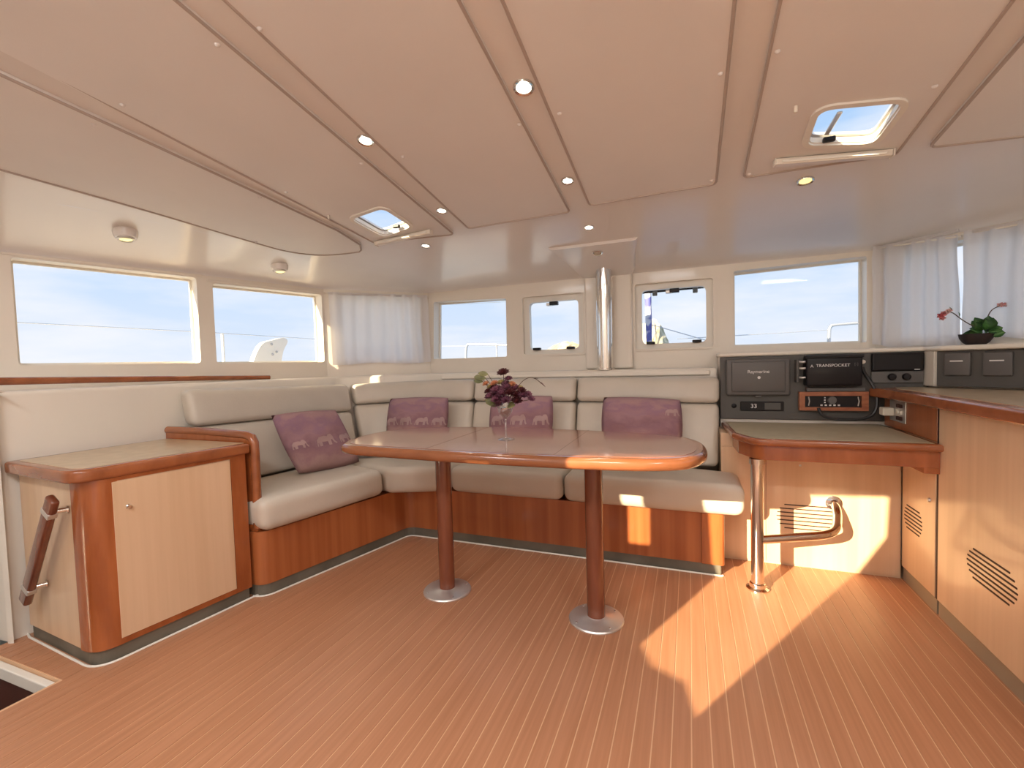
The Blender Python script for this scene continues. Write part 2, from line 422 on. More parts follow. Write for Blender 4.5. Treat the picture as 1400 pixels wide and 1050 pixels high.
# corner walls
wlc = rect(.07, .70, 1.155, 1.64, .02)
_, cf, ce, cn = wall('wall_corner_left', V1, V2, 0, WT, [wlc], 'cream angled corner wall on the left behind the white curtain')
window(cf, ce, cn, wlc, 'left corner window behind the gathered white curtain')
wrc = rect(.07, .72, 1.175, 1.65, .02)
_, rf, re_, rn = wall('wall_corner_right', V3, V4, 0, WT, [wrc], 'cream angled corner wall on the right behind the white curtains')
window(rf, re_, rn, wrc, 'right corner window behind the white curtains and the potted plant')
# front wall: fixed, opening, opening, fixed
X0 = V2[0]
wa = [(-1.92-X0, 1.158), (-1.283-X0, 1.158), (-1.278-X0, 1.594), (-1.90-X0, 1.615)]
wa = roundloop(wa, .012, 3)
wb = roundloop([(.268-X0, 1.172), (.958-X0, 1.168), (.956-X0, 1.661), (.268-X0, 1.643)], .012, 3)
ha = rect(-1.145-X0, -.690-X0, 1.165, 1.592, .02); hb = rect(-.338-X0, .150-X0, 1.175, 1.615, .02)
_, ff, fe, fn_ = wall('wall_front', V2, V3, 0, WT, [wa, ha, hb, wb], 'cream front wall with four windows behind the sofa')
window(ff, fe, fn_, wa, 'fixed front window left of the chrome post, nearest the corner curtain')
window(ff, fe, fn_, wb, 'wide fixed front window above the instrument panel')
def hatchwin(loop, label, nh=2):
    """opening front light: raised inner frame, thick sash with rounded glass, catch and hinges"""
    winno[0] += 1
    sash_in = roundloop(offs([loop[0], loop[len(loop)//4], loop[len(loop)//2], loop[3*len(loop)//4]], .048), .03, 5) if 0 else None
    s0 = min(p[0] for p in loop); s1 = max(p[0] for p in loop); z0 = min(p[1] for p in loop); z1 = max(p[1] for p in loop)
    inn = rect(s0+.042, s1-.042, z0+.035, z1-.042, .035)
    o = struct('window_%d' % winno[0], solid(fill2d([loop, inn]), lambda a, b: ff(a, b)+fn_*.025, lambda a, b: ff(a, b)+fn_*.07), 'white', label, 'window')
    rim_o = rect(s0-.018, s1+.018, z0-.012, z1+.018, .03); rim_i = rect(s0+.002, s1-.002, z0+.002, z1-.002, .02)
    obj('raised_frame', solid(fill2d([rim_o, rim_i]), lambda a, b: ff(a, b)-fn_*.012, lambda a, b: ff(a, b)+fn_*.0), 'cream', o)
    obj('pane', solid(fill2d([offs(inn, -.008)]), lambda a, b: ff(a, b)+fn_*.044, lambda a, b: ff(a, b)+fn_*.050), 'pane', o)
    sm = (s0+s1)/2
    obj('catch', obox(ff(sm+.01, z1-.062), fe, -fn_, (0, 0, 1), (-.03, .03), (-.03, .012), (-.012, .014), .004), 'black', o)
    obj('catch_base', obox(ff(sm-.025, z1-.068), fe, -fn_, (0, 0, 1), (-.02, .02), (-.03, .004), (-.008, .012), .003), 'steel', o)
    for q in (s0+.10, s1-.10):
        obj('hinge', obox(ff(q, z0+.04), fe, -fn_, (0, 0, 1), (-.028, .028), (-.03, .008), (-.008, .010), .004), 'black', o)
    return o
hatchwin(ha, 'small opening front window just left of the chrome post')
hatchwin(hb, 'small opening front window just right of the chrome post')
# starboard side, stern bulkhead (behind the camera)
wr1 = rect(.35, 2.2, 1.17, 1.66, .04)  # window out of view, put in to bring more daylight into the cabin
_, sf, se, sn = wall('wall_right', V4, V5, 0, WT, [wr1], 'cream cabin side wall on the right above the galley')
window(sf, se, sn, wr1, 'unseen right side window added for daylight above the galley counter')
wall('wall_right_aft', V5, V6, 0, 2.45, [], 'cream side wall beside the galley end')
wall('wall_left_aft', V7, V0, -1.2, 2.45, [], 'cream side wall beside the stairwell')
ax = lambda x: 2.32-x
aw1 = roundloop([(ax(-1.09), 1.80), (ax(-1.81), 1.76), (ax(-1.79), 1.36), (ax(-1.69), 1.02), (ax(-1.56), .97), (ax(-1.42), .95), (ax(-1.29), .885), (ax(-1.23), 1.36), (ax(-1.10), 1.58)], [.02, .02, .05, .05, .03, .05, .02, .05, .05], 4)
aw2 = roundloop([(ax(-2.07), 1.40), (ax(-2.21), 1.40), (ax(-2.21), 1.69), (ax(-2.07), 1.69)], .03, 4)
bounce_gap = [(ax(.95), .04), (ax(-.95), .04), (ax(-.95), .50), (ax(.95), .50)]  # invented low opening: sun on the unseen floor bounces warm fill light
_, af, ae, an = wall('wall_aft', V6, V7, 0, 2.45, [aw1, aw2, bounce_gap], 'cream stern bulkhead behind the viewer', th=.03)
window(af, ae, an, aw1, 'stern window letting in the low sun', depth=.015)
window(af, ae, an, aw2, 'small stern window', depth=.015)

# ceiling: cambered liner with two deck-hatch openings, coved to the walls
perim = [V7, V6, V5, V4, V3, V2, V1, V0]
inner = offs(perim, .40)
HA = [(-1.625, 1.93), (-1.40, 1.905), (-1.385, 2.135), (-1.61, 2.185)]      # port hatch opening
HB = [(.405, 1.80), (.645, 1.82), (.635, 2.05), (.41, 2.005)]
def rectish(h, r, d=0): 
    l = roundloop(h, r, 5); return offs(l, -d) if d else l
hatA = roundloop(HA, .045, 5); hatB = roundloop(HB, .045, 5)
CX = [-3+.12*i for i in range(45)]; CY = [-.9+.3*i for i in range(14)]
cvf = fill2d([inner, hatA, hatB], CX, CY)
ceilbm = join([])
ceiling = struct('ceiling', solid(cvf, lambda x, y: (x, y, zc(x, y)), lambda x, y: (x, y, zc(x, y)+.012)), 'liner', 'cream coved cabin ceiling with raised vinyl panels', 'ceiling', smooth=True)
def dens(loop, n=8):
    out = []
    for i in range(len(loop)):
        a, b = Vector(loop[i]), Vector(loop[(i+1) % len(loop)])
        for k in range(n): out.append(tuple(a.lerp(b, k/n)))
    return out
pd = dens(perim, 10); idn = dens(inner, 10); rings = []
for t in [0, .1, .2, .3, .4, .5, .6, .7, .8, .9, 1]:
    ring = []; a_ = t*pi/2
    for p, q in zip(pd, idn):
        zp = zc(*p); z0 = 1.69 if p[1] > -.89 else zp
        x = q[0]+(p[0]-q[0])*sin(a_); y = q[1]+(p[1]-q[1])*sin(a_)
        ring.append((x, y, zc(x, y)+(z0-zp)*(1-cos(a_))))
    rings.append(ring)
obj('cove', loft(rings, caps=False), 'liner', ceiling, smooth='all')
# raised vinyl panels, each proud of the liner
PT = .012
def cpanel(loop, holes=()):
    xs = [p[0] for p in loop]; ys = [p[1] for p in loop]
    cx = [x for x in CX if min(xs) < x < max(xs)]; cy = [y for y in CY if min(ys) < y < max(ys)]
    p = obj('ceiling_panel', solid(fill2d([loop, *holes], cx, cy), lambda x, y: (x, y, zc(x, y)-PT), lambda x, y: (x, y, zc(x, y)-.0005)), 'panel', ceiling)
    lp = offs(loop, .004)
    pts = [Vector((x, y, zc(x, y)-PT)) for x, y in dens(lp, 3)]
    obj('piping_shade', tube(pts+[pts[0]], .0055, 6), 'piping_shade', p, smooth=True)
    return p
YA = -.75
cpanel(roundloop([(-1.123, YA), (-.545, YA), (-.548, 2.286), (-1.123, 2.283)], .03))
cpanel(roundloop([(-.445, YA), (.12, YA), (.122, 2.218), (-.448, 2.25)], .03))
cpanel(roundloop([(.216, YA), (.722, YA), (.735, 2.155), (.22, 2.197)], .03), [hatB])
cpanel(roundloop([(.812, YA), (1.75, YA), (1.55, 2.1), (.816, 2.13)], .03))
cpanel(roundloop([(-1.87, YA), (-1.236, YA), (-1.225, 2.321), (-1.716, 2.241)], .03), [hatA])
left_edge = bez([(-2.50, .0, 0), (-2.45, .55, 0), (-2.415, .941, 0), (-2.35, 1.40, 0), (-2.29, 1.85, 0), (-2.235, 2.10, 0), (-2.10, 2.25, 0), (-1.879, 2.308, 0)], 4)
cpanel([(-2.5, YA), (-1.96, YA), (-1.92, 0), (-1.889, .752), (-1.781, 2.014), (-1.80, 2.22), (-1.85, 2.29)]+[(p.x, p.y) for p in left_edge[::-1]])
for x, y in [(.099, 1.564), (.243, 1.519), (-1.259, .965), (-1.106, .978), (-.413, 1.591), (-.565, 1.598), (-1.076, 1.611), (-1.26, 1.581), (-1.738, .982), (-1.91, .986), (-1.709, 1.608), (-1.845, 1.584), (.695, 1.773), (.10, 2.18), (.243, 2.165), (-2.38, 1.2), (-2.26, 1.9)]:
    obj('screw_cap', lathe([(.001, -PT-.007), (.005, -PT-.006), (.008, -PT-.002), (.0085, -PT)], (x, y, zc(x, y)), 10), 'panel', ceiling, smooth=True)
hk = lathe([(.001, -PT-.022), (.006, -PT-.020), (.006, -PT)], (.336, 1.774, zc(.336, 1.774)), 10)
obj('hatch_hook', hk, 'cream', ceiling, smooth=True)
obj('hatch_hook', lathe([(.001, -PT-.022), (.006, -PT-.020), (.006, -PT)], (-1.70, 1.86, zc(-1.70, 1.86)), 10), 'cream', ceiling, smooth=True)

# the deck outside, with hatch holes, so that the coachroof has thickness
def deckhatch(hole, label, hx, mast):
    cx = sum(p[0] for p in hole)/len(hole); cy = sum(p[1] for p in hole)/len(hole); z = zc(cx, cy)
    big = offs(hole, .004)
    o = thing('deck_hatch', label, 'hatch', (cx, cy, z-.02), 'deck hatches in the ceiling')
    def lvl(h): return lambda x, y: (x, y, zc(x, y)+h)
    fr = offs(hole, -.016); mid = offs(hole, .004)
    obj('frame', solid(fill2d([fr, mid]), lvl(-PT-.008), lvl(-PT-.0005)), 'white', o)
    obj('well', solid(fill2d([offs(hole, .001), offs(hole, .008)]), lvl(-PT), lvl(.006)), 'white', o)
    inn = offs(hole, .014)
    obj('lid_frame', solid(fill2d([offs(hole, -.02), inn]), lvl(.0125), lvl(.022)), 'alum', o)
    obj('pane', solid(fill2d([offs(hole, .02)]), lvl(.016), lvl(.019)), 'pane', o)
    obj('handle', box(cx+hx-.02, cx+hx+.02, cy+.072, cy+.092, z-.026, z-.008, .005), 'black', o)
    if mast: obj('centre_bar', box(cx-.058, cx-.042, cy-.085, cy+.075, z-.004, z+.004, .003), 'alum', o)
    return o
deckhatch(hatA, 'small open-sky deck hatch in the ceiling above the left of the sofa', .03, 0)
deckhatch(hatB, 'deck hatch with a grey centre bar in the ceiling on the right', -.04, 1)
def blind(p0, p1, label):
    a = Vector((*p0, zc(*p0)-PT-.014)); b = Vector((*p1, zc(*p1)-PT-.014)); d = (b-a).normalized(); n = Vector((-d.y, d.x, 0)).normalized()
    o = thing('hatch_blind', label, 'blind', (a+b)/2, 'roller blinds under the deck hatches')
    L = (b-a).length; ez = d.cross(n)
    obj('cassette', obox(a, d, n, ez, (0, L), (-.015, .015), (-.010, .0135), .004), 'cream', o)
    obj('pull_bar', obox(a, d, n, ez, (.02, L-.02), (-.021, -.0155), (-.006, .004), .002), 'white', o)
    for q in (-.006, L): obj('end_cap', obox(a, d, n, ez, (q, q+.006), (-.018, .018), (-.013, .0135), .002), 'cream', o)
blind((-1.69, 2.225), (-1.32, 2.215), 'cream roller blind rail beside the left deck hatch')
blind((.325, 2.085), (.705, 2.115), 'cream roller blind rail beside the right deck hatch')

# fairing where the post meets the ceiling, and the column between the opening windows
def hood(y, k):
    t = (y-2.70)/.46; hw = .27-.09*t; c = -.527+.012*t; zb = 1.782-.075*t-.03*t*t
    zt = 1.86
    return [(c-hw-.03, y, zt), (c-hw-.004, y, zb+.03), (c-hw+.014, y, zb+.006), (c-hw+.04, y, zb), (c+hw-.04, y, zb), (c+hw-.014, y, zb+.006), (c+hw+.004, y, zb+.03), (c+hw+.03, y, zt)]
fair = struct('trim_3', loft([hood(2.70+.46*k/8, k) for k in range(9)]), 'liner', 'cream ceiling fairing at the head of the chrome post', 'fairing', smooth=30)
col = struct('trim_4', obox((0, 0, 0), (1, 0, 0), (0, 1, 0), (0, 0, 1), (-.672, -.352), (3.155, 3.199), (1.05, 1.74), .012), 'cream', 'cream boxed column between the two opening front windows', 'column')
g = thing('courtesy_light', 'small chrome ring light on the fairing above the chrome post', 'lamp', (-.511, 2.80, 1.764))
nz_ = (0, -.2, -1)
P_ = Vector((-.511, 2.80, 1.764))
obj('ring', olathe([(.024, 0), (.033, 0), (.033, .008), (.030, .011), (.024, .008), (.024, 0)], P_, nz_, 20), 'chrome', g, smooth=True)
obj('lens', olathe([(.001, .001), (.015, .003), (.0225, .001), (.0225, 0)], P_, nz_, 16), 'ivory', g, smooth=True)

# lining behind the seats: low wall and ledge under the windows
lin = roundloop([(-2.66, .93), (-2.62, 1.55), (-2.44, 2.66), (-1.92, 3.03), (.155, 3.03)], [.02, .3, .18, .18, 0], 5)
lin = lin+[(.155, 3.2), V2, V1, (V1[0]-.5575, V1[1]-1.72)]
struct('wall_lining', slab(lin, 0.0, 1.045, .02, 4, False), 'cream', 'cream moulded lining and ledge behind the sofa backs', 'wall', smooth=35)
struct('trim_5', slab(roundloop([(-1.75, 3.0295), (.12, 3.0295), (.12, 3.008), (-1.75, 3.008)], .01, 2), 1.0, 1.03, .008, 3), 'cream', 'slim cream bead along the ledge above the sofa', 'moulding')
rail = tube([(-2.84, .60, 1.092), (-2.79, .95, 1.09), (-2.72, 1.6, 1.075), (-2.595, 2.23, 1.058)], [.019, .018, .016, .013], 10)
tag(obj('fiddle_rail', rail, 'cherry_h', smooth=True), 'slim reddish wooden rail along the ledge under the left windows', 'rail')

# ------------------------------------------------------------------ floor: separate teak strips over a cream caulk bed
hole_x, hole_y = -2.145, .89
fl = [(-2.66, -.9), (2.30, -.9), (2.30, 1.0), (1.4, 3.1), (-2.0, 3.1), (-2.66, 2.4)]
floor = struct('floor', prism([(hole_x, -.9), (2.30, -.9), (2.30, .3), (1.5, 2.6), (1.0, 3.1), (-2.2, 2.9), (-2.66, 2.0), (-2.66, hole_y), (hole_x, hole_y)], -.05, -.0015), 'caulk', 'teak strip floor with cream caulking', 'floor')
pitch_ = .0532; g0 = -.0045
strip = None
for k in range(-50, 19):
    x0 = g0+k*pitch_+.0019; x1 = x0+pitch_-.0038
    if x1 < -2.64 or x0 > .97: continue
    ya = -.88 if x0 > hole_x-.02 else hole_y+.004
    x0 = max(x0, hole_x+.002) if ya < 0 and x0 < hole_x else x0
    yb = 2.72 if x0 > -1.9 else (1.6 if x0 < -2.0 else 2.45)
    o = obj('plank', box(x0, x1, ya, yb, -.006, 0), 'teak', floor)
# stairwell down to the port hull
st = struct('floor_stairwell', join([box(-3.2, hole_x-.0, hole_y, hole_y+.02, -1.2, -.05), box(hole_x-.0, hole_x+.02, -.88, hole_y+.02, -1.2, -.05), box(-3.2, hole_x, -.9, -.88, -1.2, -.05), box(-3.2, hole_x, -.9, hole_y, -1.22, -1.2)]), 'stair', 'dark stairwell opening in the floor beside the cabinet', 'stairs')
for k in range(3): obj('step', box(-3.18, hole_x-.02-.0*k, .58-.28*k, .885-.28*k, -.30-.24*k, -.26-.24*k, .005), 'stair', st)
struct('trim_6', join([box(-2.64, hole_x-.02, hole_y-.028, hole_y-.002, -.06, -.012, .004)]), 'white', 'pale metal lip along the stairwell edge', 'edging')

# ------------------------------------------------------------------ corner sofa base
fl1 = [(-2.44, 1.568), (-1.94, 1.568), (-1.715, 2.485), (.150, 2.475), (.150, 2.96), (-1.86, 2.96), (-2.36, 2.56)]
base_loop = roundloop(fl1, [0, .075, .07, .02, 0, .1, .1], 6)
sofa = thing('corner_sofa', 'built-in L-shaped corner sofa with cherry veneered base and rounded arm', 'sofa', (-1.0, 2.6, 0))
obj('plinth', prism(base_loop, .056, .318), 'cherry_v', sofa, smooth=30)
obj('kick_strip', prism(offs(base_loop, .006), .0, .056), 'kick', sofa)
obj('end_post', tube([(.140, 2.485, .056), (.140, 2.485, .318)], .018, 14), 'cherry', sofa, smooth=True)
obj('end_rail', box(.05, .138, 2.466, 2.474, .056, .318, .002), 'cherry', sofa)
edge = [p for p in base_loop]
# cream sealing bead on the floor round the furniture
def bead(pts, label, n):
    tag(obj('trim_%d' % n, tube([(x, y, .003) for x, y in pts], .0045, 6), 'white', smooth=True), label, 'sealing bead', kind='structure')
cl = offs(base_loop, -.006); i0 = 1; 
bead([p for p in cl if p[1] < 2.56 and p[0] > -2.03 and p[0] < .151], 'pale sealing bead on the floor along the sofa base', 7)

# seat cushions
def quad(a, b, c, d, hx, hy):
    """bilinear map: front-left a, front-right b, back-right c, back-left d"""
    a, b, c, d = [Vector(p) for p in (a, b, c, d)]
    def f(x, y):
        u = (x/hx+1)/2; v = (y/hy+1)/2
        return a*(1-u)*(1-v)+b*u*(1-v)+c*u*v+d*(1-u)*v
    return f
def seat(q, label, z0=.326, z1=.482, dip=0):
    a, b, c, d = q
    hx = (Vector(b)-Vector(a)).length/2; hy = .27; f = quad(a, b, c, d, hx, hy); hz = (z1-z0)/2
    def fn(x, y, z):
        p = f(x, y); t = (z/hz+1)/2
        # front face leans out a little at the top; underside edge tucked
        bow = -.012*(1-t) if y < -hy*.6 else 0
        return (p.x, p.y-bow*1.0, z0+hz+z)
    o = obj('seat_cushion', rbox(hx, hy, hz, .045, fn, 12, 8, 4, (0, .0, .006)), 'leather', smooth='all')
    tag(o, label, 'cushion', 'seat cushions on the sofa'); return o
seat([(-1.895, 1.545), (-1.735, 2.265), (-2.26, 2.43), (-2.40, 1.63)], 'taupe leather seat cushion on the left arm of the sofa, beside the cabinet')
seat([(-1.728, 2.28), (-1.385, 2.415), (-1.385, 2.93), (-2.24, 2.44)], 'taupe leather seat cushion filling the inner corner of the sofa')
seat([(-1.375, 2.415), (-.668, 2.415), (-.668, 2.93), (-1.375, 2.93)], 'taupe leather seat cushion in the middle of the long side behind the table')
seat([(-.66, 2.415), (.245, 2.415), (.245, 2.70), (-.66, 2.93)], 'taupe leather seat cushion at the right end of the sofa, lit by sun')

# back cushions: a pad below, a head roll above
def back(bc, tcv, label, z0=.485, z1=(1.0, 1.0), th=.10, zs=.70):
    """bc, tcv: functions u -> (x, y) of the front face's bottom and top line"""
    mid = bc(.5); o = thing('back_cushion', label, 'cushion', (mid[0], mid[1], z0), 'back cushions on the sofa')
    L = sum((Vector(bc((i+1)/8))-Vector(bc(i/8))).length for i in range(8))
    def mk(name, h0, h1, thk, out, nx):
        hx = L/2; hz = .26*(h1-h0); r = min(.035, hz*.6); hy = thk/2
        def fn(x, y, z):
            u = min(1, max(0, (x/hx+1)/2)); h = h0+(h1-h0)*(z/hz+1)/2
            B, T = Vector(bc(u)), Vector(tcv(u)); p = B.lerp(T, h)
            e_ = 1e-3; tg = (Vector(bc(min(1, u+e_)))-Vector(bc(max(0, u-e_)))).normalized(); nr = Vector((-tg.y, tg.x))
            p = p+nr*(y+hy-out)
            zt = z1[0]+(z1[1]-z1[0])*u
            return (p.x, p.y, z0+(zt-z0)*h)
        return obj(name, rbox(hx, hy, hz, r, fn, nx, 3, 6, (0, .012, .0)), 'leather', o, smooth='all')
    mk('pad', 0, zs-.003, th, 0, 12); mk('head_roll', zs+.003, 1.0, th+.012, .014, 12)
    return o
lin2 = lambda a, b: (lambda u: (a[0]+(b[0]-a[0])*u, a[1]+(b[1]-a[1])*u))
def qb(a, c, b): return lambda u: (a[0]*(1-u)**2+2*c[0]*u*(1-u)+b[0]*u*u, a[1]*(1-u)**2+2*c[1]*u*(1-u)+b[1]*u*u)
back(lin2((-2.395, 1.625), (-2.185, 2.60)), lin2((-2.505, 1.625), (-2.315, 2.655)), 'taupe leather back cushion on the left arm of the sofa', z1=(1.012, .985), zs=.62)
back(qb((-2.175, 2.62), (-2.06, 2.80), (-1.435, 2.79)), qb((-2.30, 2.675), (-2.13, 2.93), (-1.435, 2.93)), 'taupe leather curved back cushion in the sofa corner', z1=(.985, 1.0))
back(lin2((-1.425, 2.79), (-.690, 2.78)), lin2((-1.425, 2.93), (-.690, 2.925)), 'taupe leather back cushion in the middle, behind the flowers')
back(lin2((-.680, 2.78), (.150, 2.77)), lin2((-.680, 2.925), (.165, 2.91)), 'taupe leather back cushion at the right end, beside the instrument panel', z1=(1.0, .99))

# ------------------------------------------------------------------ left cabinet
cab = thing('side_cabinet', 'low wooden cabinet with pale door and cherry frame beside the stairwell', 'cabinet', (-2.3, 1.3, 0))
cf0, cf1 = Vector((-2.08, .965)), Vector((-1.992, 1.55)); cd_ = (cf1-cf0).normalized(); cn_ = Vector((cd_.y, -cd_.x))
body = roundloop([(-2.615, 1.005), (-2.078, .968), (-1.992, 1.548), (-2.60, 1.56)], [0, .085, 0, 0], 8)
obj('body', prism(body, .056, .708), 'beech', cab, smooth=30)
obj('kick_strip', prism(offs(body, .006), 0, .056), 'kick', cab)
# cherry corner post wraps the rounded corner
nb = len(body); arc = [p for p in body if p[0] > -2.19 and p[1] < 1.075]
arc = [(-2.175, .9745)]+[p for p in arc if p[0] > -2.17]+[tuple(cf0+cd_*.10)]
ao = [(p[0], p[1]) for p in arc]
def thick(pts, d):
    out = []
    for i in range(len(pts)):
        a = Vector(pts[max(i-1, 0)]); b = Vector(pts[min(i+1, len(pts)-1)]); t = (b-a).normalized(); n = Vector((t.y, -t.x)); q = Vector(pts[i])+n*d; out.append((q.x, q.y))
    return out
obj('corner_post', prism(thick(ao, .004)+thick(ao, -.004)[::-1], .056, .708), 'cherry', cab, smooth=30)
def cbox(s0, s1, z0, z1, d0, d1, bev=0):
    return obox((cf0.x, cf0.y, 0), (cd_.x, cd_.y, 0), (cn_.x, cn_.y, 0), (0, 0, 1), (s0, s1), (d0, d1), (z0, z1), bev)
S = lambda y: (y-cf0.y)/cd_.y
obj('stile', cbox(S(1.482), S(1.55), .056, .708, -.002, .004), 'cherry', cab)
obj('rail', cbox(.10, S(1.482), .056, .078, -.002, .004), 'cherry', cab)
obj('rail', cbox(.10, S(1.482), .694, .708, -.002, .004), 'cherry', cab)
dr = obj('door', cbox(.082, S(1.479), .079, .692, -.001, .006, .002), 'beech', cab)
kp = cf0+cd_*S(1.094); kn = Vector((cn_.x, cn_.y, 0)); ko = Vector((kp.x, kp.y, .585))+kn*.006
obj('lock_knob', olathe([(.001, .016), (.007, .015), (.009, .011), (.006, .006), (.010, .003), (.011, 0)], ko, kn, 16), 'chrome', dr, smooth=True)
top_loop = roundloop([(-2.645, .968), (-2.075, .925), (-1.965, 1.556), (-2.60, 1.572)], [.03, .075, .0, 0], 7)
obj('worktop', slab(top_loop, .708, .757, .012, 4), 'cherry_h', cab, smooth=40)
obj('worktop_laminate', prism(roundloop([(-2.60, .998), (-2.098, .962), (-2.000, 1.556), (-2.575, 1.566)], [.03, .06, 0, 0], 6), .7565, .7585), 'laminate', cab)
bead([(-2.66, 1.013), (-2.615, .999)]+[p for p in offs(body, -.006) if p[0] > -2.5 and p[1] < 1.54]+[(-1.988, 1.57), (-1.975, 1.59)], 'pale sealing bead on the floor round the cabinet foot', 8)
# sofa arm panel between cabinet and seat
armp = roundloop([(-2.60, .32), (-1.968, .32), (-1.962, .795), (-2.60, .812)], [0, 0, .055, .01], 8)
arm = obj('arm_panel', solid(fill2d([armp]), lambda x, z: (x, 1.5745, z), lambda x, z: (x, 1.6035, z)), 'cherry', sofa, smooth=30)
rimp = [(-2.60, .8), (-2.3, .800), (-2.02, .789), (-1.985, .778), (-1.972, .755), (-1.970, .70), (-1.972, .5), (-1.975, .335)]
obj('capping', tube([(x, 1.589, z) for x, z in rimp], .021, 12), 'cherry_h', arm, smooth=True)
# grab handle on the cabinet's end
gh = thing('grab_handle', 'slanting brown wooden grab handle on the cabinet end by the stairs', 'handle', (-2.34, .93, .2))
ha0, ha1 = Vector((-2.185, .925, .655)), Vector((-2.485, .945, .205)); hd = (ha1-ha0).normalized()
sx = Vector((0, 1, 0)); sy = hd.cross(sx)
obj('bar', obox(ha0, hd, sx, sy, (0, (ha1-ha0).length), (-.014, .014), (-.026, .026), .010, 3), 'legwood', gh, smooth=30)
for t in (.13, .86):
    p = ha0.lerp(ha1, t)
    obj('bracket', olathe([(.010, 0), (.010, .042), (.016, .043), (.016, .048)], p+Vector((0, .004, 0)), (0.35, 1, 0), 12), 'chrome', gh, smooth=True)
    obj('collar', obox(p, hd, sx, sy, (-.012, .012), (-.0155, .0155), (-.0275, .0275), .004), 'steel', gh)

# ------------------------------------------------------------------ dining table
tp = [(-1.475, 1.625), (-1.535, 1.74), (-1.555, 1.88), (-1.54, 2.02), (-1.45, 2.15), (-1.24, 2.245), (-.90, 2.285), (-.49, 2.255), (-.16, 2.195), (-.02, 2.13), (.045, 2.02), (.062, 1.88), (.045, 1.75), (-.03, 1.645), (-.20, 1.59), (-.5, 1.568), (-.9, 1.565), (-1.27, 1.585), (-1.41, 1.598)]
lp = bez([(x, y, 0) for x, y in tp+tp[:1]], 4)[:-1]
tl = [(p.x, p.y) for p in lp][::-1]
tb = thing('dining_table', 'long reddish wooden dining table with rounded ends on two posts', 'table', (-.75, 1.91, 0))
obj('table_edge', slab(tl, .716, .760, .02, 6), 'table_edge', tb, smooth=40)
obj('table_top', prism(offs(tl, .038), .7595, .7612), 'tabletop', tb)
for x in (-1.02, -.47): obj('leaf_joint', box(x-.0009, x+.0009, 1.61, 2.24, .7605, .7616), 'legwood', tb)
for x, y in ((-1.116, 1.912), (-.381, 1.892)):
    lg = obj('leg', tube([(x, y, .012), (x, y, .716)], .038, 24), 'legwood', tb, smooth=True)
    obj('base_plate', lathe([(.001, 0), (.116, 0), (.117, .004), (.113, .009), (.085, .013), (.043, .017), (.040, .020), (.001, .02)], (x, y, 0), 40), 'steel', lg, smooth=40)
    for k in range(4):
        a = pi/4+k*pi/2
        obj('screw', lathe([(.001, .0135), (.005, .0125), (.005, .009)], (x+.098*cos(a), y+.098*sin(a), 0), 8), 'chrome', lg, smooth=True)

# ------------------------------------------------------------------ chrome post
post = thing('mast_post', 'polished chrome post standing behind the sofa between the opening windows', 'post', (-.525, 3.09, 1.045))
obj('shaft', tube([(-.527, 3.09, 1.048), (-.522, 3.085, 1.735)], .055, 32), 'chrome', post, smooth=True)
obj('base_flange', lathe([(.001, 1.045), (.070, 1.045), (.070, 1.052), (.060, 1.055), (.001, 1.055)], (-.527, 3.09, 0), 32), 'chrome', post, smooth=40)

# ------------------------------------------------------------------ navigation corner: console, desk, lower wall
cons = thing('instrument_console', 'dark grey instrument panel behind the desk under the wide front window', 'panel', (.65, 2.95, .73))
obj('housing', prism([(.172, 2.958), (1.12, 2.958), (1.12, 3.06), (.985, 3.19), (.172, 3.19)], .0, 1.106), 'cream', cons)
ctop = roundloop([(.160, 2.935), (1.118, 2.935), (1.135, 2.815), (1.50, 2.45), (1.55, 2.52), (1.53, 2.635), (.985, 3.19), (.160, 3.19)], [.015, .02, .02, 0, 0, 0, 0, 0], 3)
obj('ledge_top', slab(ctop, 1.106, 1.130, .010, 3), 'cream', cons, smooth=40)
face = obj('face_board', box(.170, 1.128, 2.944, 2.957, .742, 1.106, .004), 'grey', cons)
riser = [(1.13, 2.955), (1.140, 2.875), (1.495, 2.52), (1.55, 2.53), (1.2, 2.96)]
obj('side_housing', prism(riser, .930, 1.106), 'cream', cons)
d45 = Vector((1, -1, 0)).normalized(); n45 = Vector((-1, -1, 0)).normalized()
def p45(u, d=0): return Vector((1.140, 2.875, 0))+d45*u+n45*d
obj('side_board', obox(p45(0), d45, n45, (0, 0, 1), (.012, .47), (.0005, .010), (.932, 1.104), .002), 'grey', cons)
obj('divider', obox(Vector((1.128, 2.95, 0)), Vector((.012, -.078, 0)).normalized(), Vector((-.078, -.012, 0)).normalized(), (0, 0, 1), (-.0, .080), (.0005, .006), (.932, 1.104), .001), 'cream', cons)
ey = Vector((0, 0, 1)); exx = Vector((1, 0, 0))
pl = thing('chart_plotter', 'grey covered instrument display at the left of the console', 'instrument', (.37, 2.93, .88), None)
obj('cover', box(.200, .524, 2.905, 2.9435, .882, 1.092, .012, 3), 'grey2', pl, smooth=40)
obj('cover_panel', box(.228, .498, 2.898, 2.906, .905, 1.075, .006, 2), 'grey2', pl, smooth=40)
text('lettering', 'Raymarine', .026, (.365, 2.8978, 1.018), exx, ey, 'print', pl)
obj('emblem', olathe([(.001, .001), (.008, .001), (.008, 0)], (.368, 2.898, .985), (0, -1, 0), 16), 'print', pl)
obj('latch', box(.35, .38, 2.898, 2.91, .873, .883, .003), 'grey2', pl)
rd = thing('small_radio', 'small black radio unit below the covered display', 'radio', (.39, 2.93, .79))
obj('body', box(.276, .496, 2.934, 2.9435, .792, .846, .004), 'black', rd)
text('display_digits', '33', .034, (.345, 2.9336, .819), exx, ey, 'print', rd)
obj('screen', box(.400, .48, 2.9325, 2.935, .800, .838), 'grey', rd)
